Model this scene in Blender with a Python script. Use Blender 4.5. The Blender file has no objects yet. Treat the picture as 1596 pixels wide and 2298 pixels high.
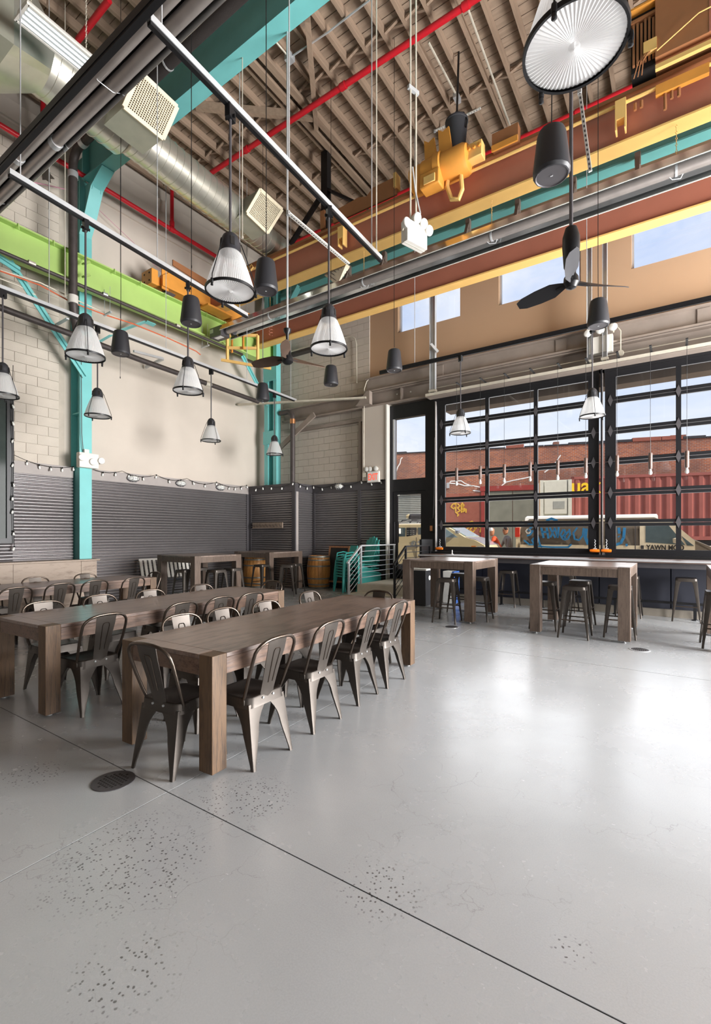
import bpy, bmesh, math, random
from mathutils import Vector, Matrix
random.seed(7)
PI = math.pi
scn = bpy.context.scene
COL = scn.collection

# ------------------------------------------------------------------ camera
EYE = 1.53
YAW = math.atan2(724, 1063.0)
cam_d = bpy.data.cameras.new('camera')
cam = bpy.data.objects.new('camera', cam_d)
COL.objects.link(cam)
cam.location = (0, 0, EYE)
cam.rotation_euler = (PI/2, 0, YAW)
cam_d.sensor_fit = 'HORIZONTAL'
cam_d.sensor_width = 36.0
cam_d.lens = 36.0*1063/1596
cam_d.shift_y = 51/1596
cam_d.clip_start = 0.05
cam_d.clip_end = 500
scn.camera = cam

# ------------------------------------------------------------------ exposure, sky, sun, large lights
scn.view_settings.view_transform = 'Standard'
scn.view_settings.look = 'None'
scn.view_settings.exposure = 0.40
scn.view_settings.gamma = 1.0
scn.view_settings.use_curve_mapping = False
scn.cycles.use_denoising = True
scn.cycles.max_bounces = 7
scn.cycles.diffuse_bounces = 4
scn.cycles.glossy_bounces = 4
scn.cycles.transmission_bounces = 4
scn.cycles.transparent_max_bounces = 12
scn.cycles.caustics_reflective = False
scn.cycles.caustics_refractive = False
scn.cycles.sample_clamp_indirect = 6.0

w = bpy.data.worlds.new('sky_world')
scn.world = w
w.use_nodes = True
nt = w.node_tree
nt.nodes.clear()
def N(t, kind, **kw):
    n = t.nodes.new(kind)
    for k, v in kw.items():
        setattr(n, k, v)
    return n
tc = N(nt, 'ShaderNodeTexCoord')
sep = N(nt, 'ShaderNodeSeparateXYZ')
nt.links.new(tc.outputs['Generated'], sep.inputs[0])
rmp = N(nt, 'ShaderNodeValToRGB')
rmp.color_ramp.elements[0].position = 0.0
rmp.color_ramp.elements[0].color = (0.80, 0.87, 1.0, 1)
rmp.color_ramp.elements[1].position = 0.75
rmp.color_ramp.elements[1].color = (0.38, 0.55, 0.92, 1)
nt.links.new(sep.outputs[2], rmp.inputs[0])
mp = N(nt, 'ShaderNodeMapping')
mp.inputs['Scale'].default_value = (1.0, 1.0, 3.2)
mp.inputs['Rotation'].default_value = (0.25, 0.1, 0)
nt.links.new(tc.outputs['Generated'], mp.inputs[0])
cl = N(nt, 'ShaderNodeTexNoise')
cl.inputs['Scale'].default_value = 2.3
cl.inputs['Detail'].default_value = 7
cl.inputs['Roughness'].default_value = 0.6
cl.inputs['Distortion'].default_value = 0.6
nt.links.new(mp.outputs[0], cl.inputs['Vector'])
cr = N(nt, 'ShaderNodeValToRGB')
cr.color_ramp.elements[0].position = 0.38
cr.color_ramp.elements[0].color = (0, 0, 0, 1)
cr.color_ramp.elements[1].position = 0.72
cr.color_ramp.elements[1].color = (1, 1, 1, 1)
nt.links.new(cl.outputs[0], cr.inputs[0])
mx = N(nt, 'ShaderNodeMixRGB')
mx.inputs[2].default_value = (0.95, 0.97, 1.0, 1)
nt.links.new(cr.outputs[0], mx.inputs[0])
nt.links.new(rmp.outputs[0], mx.inputs[1])
bg = N(nt, 'ShaderNodeBackground')
bg.inputs[1].default_value = 0.84
nt.links.new(mx.outputs[0], bg.inputs[0])
wo = N(nt, 'ShaderNodeOutputWorld')
nt.links.new(bg.outputs[0], wo.inputs[0])

def lamp(name, kind, loc, aim, energy, color=(1, 1, 1), size=None, size_y=None, angle=None):
    d = bpy.data.lights.new(name, kind)
    d.energy = energy
    d.color = color
    if kind == 'AREA':
        d.shape = 'RECTANGLE'
        d.size = size
        d.size_y = size_y
    if angle is not None:
        d.angle = angle
    o = bpy.data.objects.new(name, d)
    COL.objects.link(o)
    o.location = loc
    o.rotation_euler = (Vector(aim)-Vector(loc)).to_track_quat('-Z', 'Y').to_euler()
    return o
lamp('sun', 'SUN', (20, -20, 30), (20-0.80*10, -20+0.06*10, 30-0.55*10), 3.6, (1.0, 0.90, 0.76), angle=0.01)
# daylight of the street doors and of an east opening inferred from the shadows
lamp('daylight_east', 'AREA', (6.7, 7.2, 2.6), (-6, 5.2, 2.9), 3800, (1.0, 0.99, 0.98), 7.4, 5.0)
lamp('ceiling_fill_east', 'AREA', (6.7, -1.5, 2.4), (-5.0, 3.5, 8.0), 350, (1.0, 0.985, 0.97), 6.5, 4.6)  # added fill aimed up at the ceiling, no bay is known there

lamp('daylight_left_door', 'AREA', (-3.2, 11.32, 3.1), (-3.2, 5, 2.6), 95, (0.96, 0.98, 1.0), 3.4, 3.5)
lamp('daylight_right_door', 'AREA', (1.1, 11.32, 3.1), (1.1, 5, 2.6), 100, (0.96, 0.98, 1.0), 4.4, 3.5)

# ------------------------------------------------------------------ small geometry kit
def srgb(h):
    h = h.lstrip('#')
    v = [int(h[i:i+2], 16)/255 for i in (0, 2, 4)]
    return tuple(((x/12.92) if x <= 0.04045 else ((x+0.055)/1.055)**2.4) for x in v)

FWD = Vector((-math.sin(YAW), math.cos(YAW), 0))
RGT = Vector((math.cos(YAW), math.sin(YAW), 0))
def at(px, py, x=None, y=None, z=None, d=None):
    r = FWD + RGT*((px-798)/1063) + Vector((0, 0, (1200-py)/1063))
    if x is not None: k = x/r.x
    elif y is not None: k = y/r.y
    elif z is not None: k = (z-EYE)/r.z
    else: k = d
    return Vector((0, 0, EYE)) + r*k

class MB:
    def __init__(s):
        s.v = []; s.f = []
    def add(s, vs, fs):
        o = len(s.v)
        s.v += [tuple(v) for v in vs]
        s.f += [tuple(i+o for i in f) for f in fs]
        return s
    def box(s, x0, x1, y0, y1, z0, z1):
        return s.add([(x0,y0,z0),(x1,y0,z0),(x1,y1,z0),(x0,y1,z0),(x0,y0,z1),(x1,y0,z1),(x1,y1,z1),(x0,y1,z1)],
                     [(0,3,2,1),(4,5,6,7),(0,1,5,4),(1,2,6,5),(2,3,7,6),(3,0,4,7)])
    def bar(s, p, q, wd, ht, up=(0, 0, 1)):
        p = Vector(p); q = Vector(q); d = (q-p).normalized(); up = Vector(up)
        if abs(d.dot(up.normalized())) > 0.98: up = Vector((0, 1, 0)) if abs(d.y) < 0.9 else Vector((1, 0, 0))
        sd = d.cross(up).normalized(); u = sd.cross(d)
        vs = []
        for c in (p, q):
            for a, b in ((-1,-1),(1,-1),(1,1),(-1,1)):
                vs.append(c + sd*(a*wd/2) + u*(b*ht/2))
        return s.add(vs, [(0,3,2,1),(4,5,6,7),(0,1,5,4),(1,2,6,5),(2,3,7,6),(3,0,4,7)])
    def tube(s, pts, r, n=8, closed=False):
        pts = [Vector(p) for p in pts]; m = len(pts)
        rr = r if isinstance(r, (list, tuple)) else [r]*m
        prev = None; rings = []
        for i, p in enumerate(pts):
            if closed: t = (pts[(i+1) % m]-pts[i-1]).normalized()
            else: t = (pts[min(i+1, m-1)]-pts[max(i-1, 0)]).normalized()
            if prev is None:
                a = Vector((0,0,1)) if abs(t.z) < 0.9 else Vector((1,0,0))
                u = t.cross(a).normalized()
            else:
                u = prev - t*prev.dot(t); u.normalize()
            prev = u; b = t.cross(u)
            rings.append([p + u*(math.cos(2*PI*k/n)*rr[i]) + b*(math.sin(2*PI*k/n)*rr[i]) for k in range(n)])
        o = len(s.v)
        for g in rings: s.v += [tuple(x) for x in g]
        for i in range(m if closed else m-1):
            j = (i+1) % m
            for k in range(n):
                l = (k+1) % n
                s.f.append((o+i*n+k, o+i*n+l, o+j*n+l, o+j*n+k))
        if not closed:
            s.f.append(tuple(o+k for k in range(n))[::-1])
            s.f.append(tuple(o+(m-1)*n+k for k in range(n)))
        return s
    def lathe(s, prof, c=(0,0,0), n=24, axis='z', rib=0.0, cap=False):
        o = len(s.v); c = Vector(c)
        for (r, z) in prof:
            for k in range(n):
                a = 2*PI*k/n; q = r*(1+(rib if k % 2 else 0))
                x, y = math.cos(a)*q, math.sin(a)*q
                v = (x, y, z) if axis == 'z' else ((z, x, y) if axis == 'x' else (x, z, y))
                s.v.append(tuple(c+Vector(v)))
        for i in range(len(prof)-1):
            for k in range(n):
                l = (k+1) % n
                s.f.append((o+i*n+k, o+i*n+l, o+(i+1)*n+l, o+(i+1)*n+k))
        if cap:
            s.f.append(tuple(o+k for k in range(n))[::-1])
            s.f.append(tuple(o+(len(prof)-1)*n+k for k in range(n)))
        return s
    def prism(s, poly, a0, a1, axis='x'):
        def mk(u, v, a): return (a, u, v) if axis == 'x' else ((u, a, v) if axis == 'y' else (u, v, a))
        n = len(poly); o = len(s.v)
        for a in (a0, a1): s.v += [mk(u, v, a) for u, v in poly]
        s.f.append(tuple(o+k for k in range(n))[::-1]); s.f.append(tuple(o+n+k for k in range(n)))
        for k in range(n):
            l = (k+1) % n
            s.f.append((o+k, o+l, o+n+l, o+n+k))
        return s
    def loft(s, rings, closed=True, cap=True):
        o = len(s.v); n = len(rings[0])
        for g in rings: s.v += [tuple(x) for x in g]
        for i in range(len(rings)-1):
            for k in range(n if closed else n-1):
                l = (k+1) % n
                s.f.append((o+i*n+k, o+i*n+l, o+(i+1)*n+l, o+(i+1)*n+k))
        if cap:
            s.f.append(tuple(o+k for k in range(n))[::-1]); s.f.append(tuple(o+(len(rings)-1)*n+k for k in range(n)))
        return s
    def xf(s, M, start=0):
        for i in range(start, len(s.v)): s.v[i] = tuple(M @ Vector(s.v[i]))
        return s
    def mesh(s, name, smooth=35, fix=True):
        me = bpy.data.meshes.new(name)
        me.from_pydata(s.v, [], s.f)
        if fix:
            bm = bmesh.new(); bm.from_mesh(me)
            bmesh.ops.recalc_face_normals(bm, faces=bm.faces)
            bm.to_mesh(me); bm.free()
        if smooth:
            for p in me.polygons: p.use_smooth = True
            me.set_sharp_from_angle(angle=math.radians(smooth))
        me.update()
        return me

def obj(name, mb, mat, parent=None, world=False, bevel=0, smooth=35, fix=True, kind=None, label=None):
    me = mb if isinstance(mb, bpy.types.Mesh) else mb.mesh(name, smooth, fix)
    if mat is not None and not me.materials:
        for m_ in (mat if isinstance(mat, (list, tuple)) else [mat]): me.materials.append(m_)
    o = bpy.data.objects.new(name, me)
    COL.objects.link(o)
    if parent is not None:
        o.parent = parent
        if world:
            p = parent; off = Vector((0,0,0))
            while p is not None:
                off += p.location; p = p.parent
            o.location = -off
    if bevel:
        b = o.modifiers.new('bevel', 'BEVEL'); b.width = bevel; b.segments = 2; b.limit_method = 'ANGLE'
    if kind: o['kind'] = kind
    if label: o['label'] = label
    return o
def tag(o, label, cat, group=None):
    o['label'] = label; o['category'] = cat
    if group: o['group'] = group
    return o
def thing(name, label, cat, loc=(0,0,0), rz=0, group=None):
    o = bpy.data.objects.new(name, None); COL.objects.link(o)
    o.location = loc; o.rotation_euler = (0, 0, rz)
    o.empty_display_size = 0.1
    return tag(o, label, cat, group)
def dup(root, loc, rz=0, label=None, group=None):
    r = root.copy(); COL.objects.link(r); r.location = loc; r.rotation_euler = (0, 0, rz)
    if label: r['label'] = label
    if group: r['group'] = group
    for ch in list(root.children):
        c = ch.copy(); COL.objects.link(c); c.parent = r
        for g in list(ch.children):
            e = g.copy(); COL.objects.link(e); e.parent = c
    return r
def struct(name, mb, mat, parent=None, **k):
    o = obj(name, mb, mat, parent, **k)
    if parent is None: o['kind'] = 'structure'
    return o
def sroot(name, loc=(0,0,0)):
    o = bpy.data.objects.new(name, None); COL.objects.link(o); o.location = loc; o['kind'] = 'structure'
    return o
def text(name, body, mat, parent, loc, rot, size, sx=1.0, extrude=0.002, bold=0.0, align='LEFT'):
    cu = bpy.data.curves.new(name, 'FONT'); cu.body = body; cu.size = size; cu.extrude = extrude; cu.offset = bold
    cu.align_x = align; cu.materials.append(mat)
    tmp = bpy.data.objects.new(name+'_curve', cu); COL.objects.link(tmp)
    bpy.context.view_layer.update()
    dg = bpy.context.evaluated_depsgraph_get()
    me = bpy.data.meshes.new_from_object(tmp.evaluated_get(dg))
    bpy.data.objects.remove(tmp)
    if not me.materials: me.materials.append(mat)
    o = bpy.data.objects.new(name, me); COL.objects.link(o)
    o.parent = parent; o.location = loc; o.rotation_euler = rot; o.scale = (sx, 1, 1)
    return o

# ------------------------------------------------------------------ materials
def mat(name, col, rough=0.6, metal=0.0, var=0.08, scale=6.0, bump=0.0, bscale=40.0, stretch=(1,1,1), emit=0.0, spec=0.5, ecol=None, coat=0.0):
    m = bpy.data.materials.new(name); m.use_nodes = True
    t = m.node_tree; b = t.nodes['Principled BSDF']
    c = srgb(col) if isinstance(col, str) else col
    b.inputs['Roughness'].default_value = rough; b.inputs['Metallic'].default_value = metal
    b.inputs['Specular IOR Level'].default_value = spec
    if coat: b.inputs['Coat Weight'].default_value = coat; b.inputs['Coat Roughness'].default_value = 0.15
    tcn = N(t, 'ShaderNodeTexCoord'); mpn = N(t, 'ShaderNodeMapping'); mpn.inputs['Scale'].default_value = stretch
    t.links.new(tcn.outputs['Object'], mpn.inputs[0])
    no = N(t, 'ShaderNodeTexNoise'); no.inputs['Scale'].default_value = scale; no.inputs['Detail'].default_value = 5
    t.links.new(mpn.outputs[0], no.inputs['Vector'])
    r = N(t, 'ShaderNodeValToRGB')
    r.color_ramp.elements[0].position = 0.3; r.color_ramp.elements[1].position = 0.7
    r.color_ramp.elements[0].color = tuple(x*(1-var) for x in c)+(1,)
    r.color_ramp.elements[1].color = tuple(min(1, x*(1+var)) for x in c)+(1,)
    t.links.new(no.outputs[0], r.inputs[0]); t.links.new(r.outputs[0], b.inputs['Base Color'])
    if bump:
        n2 = N(t, 'ShaderNodeTexNoise'); n2.inputs['Scale'].default_value = bscale; n2.inputs['Detail'].default_value = 4
        t.links.new(mpn.outputs[0], n2.inputs['Vector'])
        bp = N(t, 'ShaderNodeBump'); bp.inputs['Strength'].default_value = bump; bp.inputs['Distance'].default_value = 0.01
        t.links.new(n2.outputs[0], bp.inputs['Height']); t.links.new(bp.outputs[0], b.inputs['Normal'])
    if emit:
        b.inputs['Emission Color'].default_value = (tuple(srgb(ecol)) if ecol else c)+(1,)
        b.inputs['Emission Strength'].default_value = emit
    return m

def wood(name, c1, c2, rough=0.45, stretch=(14, 14, 1.2), coat=0.0):
    m = bpy.data.materials.new(name); m.use_nodes = True
    t = m.node_tree; b = t.nodes['Principled BSDF']
    b.inputs['Roughness'].default_value = rough
    if coat: b.inputs['Coat Weight'].default_value = coat; b.inputs['Coat Roughness'].default_value = 0.22
    tcn = N(t, 'ShaderNodeTexCoord'); mpn = N(t, 'ShaderNodeMapping'); mpn.inputs['Scale'].default_value = stretch
    t.links.new(tcn.outputs['Object'], mpn.inputs[0])
    a = N(t, 'ShaderNodeTexNoise'); a.inputs['Scale'].default_value = 2.6; a.inputs['Detail'].default_value = 9; a.inputs['Roughness'].default_value = 0.68
    t.links.new(mpn.outputs[0], a.inputs['Vector'])
    f = N(t, 'ShaderNodeTexNoise'); f.inputs['Scale'].default_value = 11; f.inputs['Detail'].default_value = 4
    t.links.new(mpn.outputs[0], f.inputs['Vector'])
    big = N(t, 'ShaderNodeTexNoise'); big.inputs['Scale'].default_value = 1.6; big.inputs['Detail'].default_value = 3
    t.links.new(tcn.outputs['Object'], big.inputs['Vector'])
    ad = N(t, 'ShaderNodeMath', operation='ADD'); t.links.new(a.outputs[0], ad.inputs[0])
    ml = N(t, 'ShaderNodeMath', operation='MULTIPLY'); ml.inputs[1].default_value = 0.45; t.links.new(f.outputs[0], ml.inputs[0])
    t.links.new(ml.outputs[0], ad.inputs[1])
    ad2 = N(t, 'ShaderNodeMath', operation='ADD'); t.links.new(ad.outputs[0], ad2.inputs[0])
    ml2 = N(t, 'ShaderNodeMath', operation='MULTIPLY'); ml2.inputs[1].default_value = 0.5; t.links.new(big.outputs[0], ml2.inputs[0]); t.links.new(ml2.outputs[0], ad2.inputs[1])
    r = N(t, 'ShaderNodeValToRGB')
    r.color_ramp.elements[0].position = 0.75; r.color_ramp.elements[1].position = 1.15
    r.color_ramp.elements[1].position = 1.0
    r.color_ramp.elements[0].color = srgb(c1)+(1,); r.color_ramp.elements[1].color = srgb(c2)+(1,)
    t.links.new(ad2.outputs[0], r.inputs[0]); t.links.new(r.outputs[0], b.inputs['Base Color'])
    bp = N(t, 'ShaderNodeBump'); bp.inputs['Strength'].default_value = 0.25; bp.inputs['Distance'].default_value = 0.004
    t.links.new(f.outputs[0], bp.inputs['Height']); t.links.new(bp.outputs[0], b.inputs['Normal'])
    return m

def glassmat(name, tint=(1, 1, 1), fac=0.06, rough=0.02):
    m = bpy.data.materials.new(name); m.use_nodes = True
    t = m.node_tree; t.nodes.clear()
    tr = N(t, 'ShaderNodeBsdfTransparent'); tr.inputs[0].default_value = tint+(1,)
    gl = N(t, 'ShaderNodeBsdfGlossy'); gl.inputs['Roughness'].default_value = rough
    fr = N(t, 'ShaderNodeFresnel'); fr.inputs[0].default_value = 1.45
    ms = N(t, 'ShaderNodeMixShader'); out = N(t, 'ShaderNodeOutputMaterial')
    t.links.new(fr.outputs[0], ms.inputs[0]); t.links.new(tr.outputs[0], ms.inputs[1]); t.links.new(gl.outputs[0], ms.inputs[2])
    t.links.new(ms.outputs[0], out.inputs[0])
    return m
def shademat(name, trans=0.35):
    m = bpy.data.materials.new(name); m.use_nodes = True
    t = m.node_tree; t.nodes.clear()
    df = N(t, 'ShaderNodeBsdfDiffuse'); df.inputs[0].default_value = (0.93, 0.93, 0.93, 1)
    tl = N(t, 'ShaderNodeBsdfTranslucent'); tl.inputs[0].default_value = (0.95, 0.95, 0.96, 1)
    tr = N(t, 'ShaderNodeBsdfTransparent')
    gl = N(t, 'ShaderNodeBsdfGlossy'); gl.inputs['Roughness'].default_value = 0.2
    no = N(t, 'ShaderNodeTexNoise'); no.inputs['Scale'].default_value = 60
    a = N(t, 'ShaderNodeMixShader'); a.inputs[0].default_value = 0.4
    t.links.new(df.outputs[0], a.inputs[1]); t.links.new(tl.outputs[0], a.inputs[2])
    b = N(t, 'ShaderNodeMixShader'); b.inputs[0].default_value = trans
    t.links.new(a.outputs[0], b.inputs[1]); t.links.new(tr.outputs[0], b.inputs[2])
    c = N(t, 'ShaderNodeMixShader'); c.inputs[0].default_value = 0.10
    t.links.new(b.outputs[0], c.inputs[1]); t.links.new(gl.outputs[0], c.inputs[2])
    bp = N(t, 'ShaderNodeBump'); bp.inputs['Strength'].default_value = 0.1; t.links.new(no.outputs[0], bp.inputs['Height']); t.links.new(bp.outputs[0], gl.inputs['Normal'])
    out = N(t, 'ShaderNodeOutputMaterial'); t.links.new(c.outputs[0], out.inputs[0])
    return m

def concrete(name):
    m = bpy.data.materials.new(name); m.use_nodes = True
    t = m.node_tree; b = t.nodes['Principled BSDF']; L = t.links.new
    geo = N(t, 'ShaderNodeNewGeometry'); P = geo.outputs['Position']
    def noise(scale, detail=4, rough=0.55, dist=0.0):
        n = N(t, 'ShaderNodeTexNoise'); n.inputs['Scale'].default_value = scale; n.inputs['Detail'].default_value = detail
        n.inputs['Roughness'].default_value = rough; n.inputs['Distortion'].default_value = dist; L(P, n.inputs['Vector']); return n.outputs[0]
    def ramp(s, p0, c0, p1, c1):
        r = N(t, 'ShaderNodeValToRGB'); e = r.color_ramp.elements
        e[0].position = p0; e[1].position = p1
        e[0].color = (c0,)*3+(1,) if not isinstance(c0, tuple) else c0+(1,)
        e[1].color = (c1,)*3+(1,) if not isinstance(c1, tuple) else c1+(1,)
        L(s, r.inputs[0]); return r.outputs[0]
    def math_(op, a, bb):
        n = N(t, 'ShaderNodeMath', operation=op); n.use_clamp = op == 'MULTIPLY'
        for i, v in enumerate((a, bb)):
            if isinstance(v, float): n.inputs[i].default_value = v
            else: L(v, n.inputs[i])
        return n.outputs[0]
    def mix(f, a, bb, mode='MIX'):
        n = N(t, 'ShaderNodeMixRGB', blend_type=mode)
        for i, v in enumerate((f, a, bb)):
            if isinstance(v, float): n.inputs[i].default_value = v
            elif isinstance(v, tuple): n.inputs[i].default_value = v+(1,)
            else: L(v, n.inputs[i])
        return n.outputs[0]
    base = ramp(noise(0.9, 6, 0.6, 0.4), 0.3, (0.40, 0.415, 0.435), 0.72, (0.485, 0.50, 0.52))
    base = mix(0.06, base, ramp(noise(4, 3, 0.5), 0.2, 0.40, 0.8, 0.50))
    base = mix(0.13, base, ramp(noise(140, 3, 0.6), 0.35, 0.28, 0.65, 0.55))
    # exposed aggregate: dark flecks where the cream coat was ground away
    spots = [(-2.13, 1.24, .55), (-2.11, 1.90, .42), (-1.06, 1.74, .30), (-1.6, 0.92, .30), (-.33, 1.89, .12), (-3.4, 1.35, .3), (-3.6, 2.3, .3)]
    mask = None
    for (sx, sy, sr) in spots:
        vd = N(t, 'ShaderNodeVectorMath', operation='DISTANCE'); vd.inputs[1].default_value = (sx, sy, 0.0); L(P, vd.inputs[0])
        g = math_('SUBTRACT', 1.0, math_('DIVIDE', vd.outputs['Value'], sr))
        mask = g if mask is None else math_('MAXIMUM', mask, g)
    mask = math_('ADD', mask, math_('MULTIPLY', noise(3.5, 3), 0.8))
    mask = ramp(mask, 0.66, 0.0, 1.1, 1.0)
    vo = N(t, 'ShaderNodeTexVoronoi'); vo.inputs['Scale'].default_value = 55; vo.inputs['Randomness'].default_value = 1.0
    wn = N(t, 'ShaderNodeTexNoise'); wn.inputs['Scale'].default_value = 45; L(P, wn.inputs['Vector'])
    va = N(t, 'ShaderNodeVectorMath', operation='SCALE'); va.inputs['Scale'].default_value = 0.012; L(wn.outputs['Color'], va.inputs[0])
    vb = N(t, 'ShaderNodeVectorMath', operation='ADD'); L(P, vb.inputs[0]); L(va.outputs[0], vb.inputs[1]); L(vb.outputs[0], vo.inputs['Vector'])
    sepc = N(t, 'ShaderNodeSeparateColor'); L(vo.outputs['Color'], sepc.inputs[0])
    fle = math_('MULTIPLY', ramp(vo.outputs['Distance'], 0.22, 1.0, 0.34, 0.0), ramp(sepc.outputs[0], 0.40, 0.0, 0.45, 1.0))
    fle = math_('MULTIPLY', fle, mask)
    base = mix(math_('MULTIPLY', fle, 0.85), base, (0.075, 0.072, 0.07))
    # hairline shrinkage cracks
    v2 = N(t, 'ShaderNodeTexVoronoi'); v2.feature = 'DISTANCE_TO_EDGE'; v2.inputs['Scale'].default_value = 3.2
    w2 = N(t, 'ShaderNodeTexNoise'); w2.inputs['Scale'].default_value = 5; w2.inputs['Detail'].default_value = 6; L(P, w2.inputs['Vector'])
    va2 = N(t, 'ShaderNodeVectorMath', operation='SCALE'); va2.inputs['Scale'].default_value = 0.30; L(w2.outputs['Color'], va2.inputs[0])
    vb2 = N(t, 'ShaderNodeVectorMath', operation='ADD'); L(P, vb2.inputs[0]); L(va2.outputs[0], vb2.inputs[1]); L(vb2.outputs[0], v2.inputs['Vector'])
    crk = math_('MULTIPLY', ramp(v2.outputs['Distance'], 0.0, 1.0, 0.006, 0.0), ramp(noise(1.3, 3), 0.46, 0.0, 0.60, 1.0))
    base = mix(math_('MULTIPLY', crk, 0.5), base, (0.16, 0.155, 0.15))
    L(base, b.inputs['Base Color'])
    rg = math_('ADD', ramp(noise(1.7, 5), 0.3, 0.19, 0.7, 0.27), math_('MULTIPLY', noise(14, 3), 0.06))
    L(rg, b.inputs['Roughness'])
    b.inputs['IOR'].default_value = 1.8
    bp = N(t, 'ShaderNodeBump'); bp.inputs['Strength'].default_value = 0.02; bp.inputs['Distance'].default_value = 0.004
    L(noise(9, 3), bp.inputs['Height']); L(bp.outputs[0], b.inputs['Normal'])
    return m

def brickmat(name):
    m = bpy.data.materials.new(name); m.use_nodes = True
    t = m.node_tree; b = t.nodes['Principled BSDF']; L = t.links.new
    tcn = N(t, 'ShaderNodeTexCoord'); mpn = N(t, 'ShaderNodeMapping')
    mpn.inputs['Rotation'].default_value = (PI/2, 0, 0)
    L(tcn.outputs['Object'], mpn.inputs[0])
    br = N(t, 'ShaderNodeTexBrick'); L(mpn.outputs[0], br.inputs['Vector'])
    br.inputs['Scale'].default_value = 1.0; br.inputs['Brick Width'].default_value = 0.22; br.inputs['Row Height'].default_value = 0.075
    br.inputs['Mortar Size'].default_value = 0.010; br.inputs['Bias'].default_value = -0.2
    br.inputs['Color1'].default_value = srgb('#bb683f')+(1,); br.inputs['Color2'].default_value = srgb('#86493a')+(1,)
    br.inputs['Mortar'].default_value = srgb('#aa9a8e')+(1,)
    no = N(t, 'ShaderNodeTexNoise'); no.inputs['Scale'].default_value = 0.55; no.inputs['Detail'].default_value = 6; L(tcn.outputs['Object'], no.inputs['Vector'])
    r = N(t, 'ShaderNodeValToRGB'); r.color_ramp.elements[0].position = 0.42; r.color_ramp.elements[1].position = 0.6
    r.color_ramp.elements[0].color = (0, 0, 0, 1); r.color_ramp.elements[1].color = (0.6, 0.6, 0.6, 1); L(no.outputs[0], r.inputs[0])
    mxn = N(t, 'ShaderNodeMixRGB'); L(r.outputs[0], mxn.inputs[0]); L(br.outputs['Color'], mxn.inputs[1]); mxn.inputs[2].default_value = srgb('#6d5048')+(1,)
    L(mxn.outputs[0], b.inputs['Base Color']); b.inputs['Roughness'].default_value = 0.9
    bp = N(t, 'ShaderNodeBump'); bp.inputs['Strength'].default_value = 0.5; L(br.outputs['Fac'], bp.inputs['Height']); bp.invert = True; L(bp.outputs[0], b.inputs['Normal'])
    return m

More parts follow.
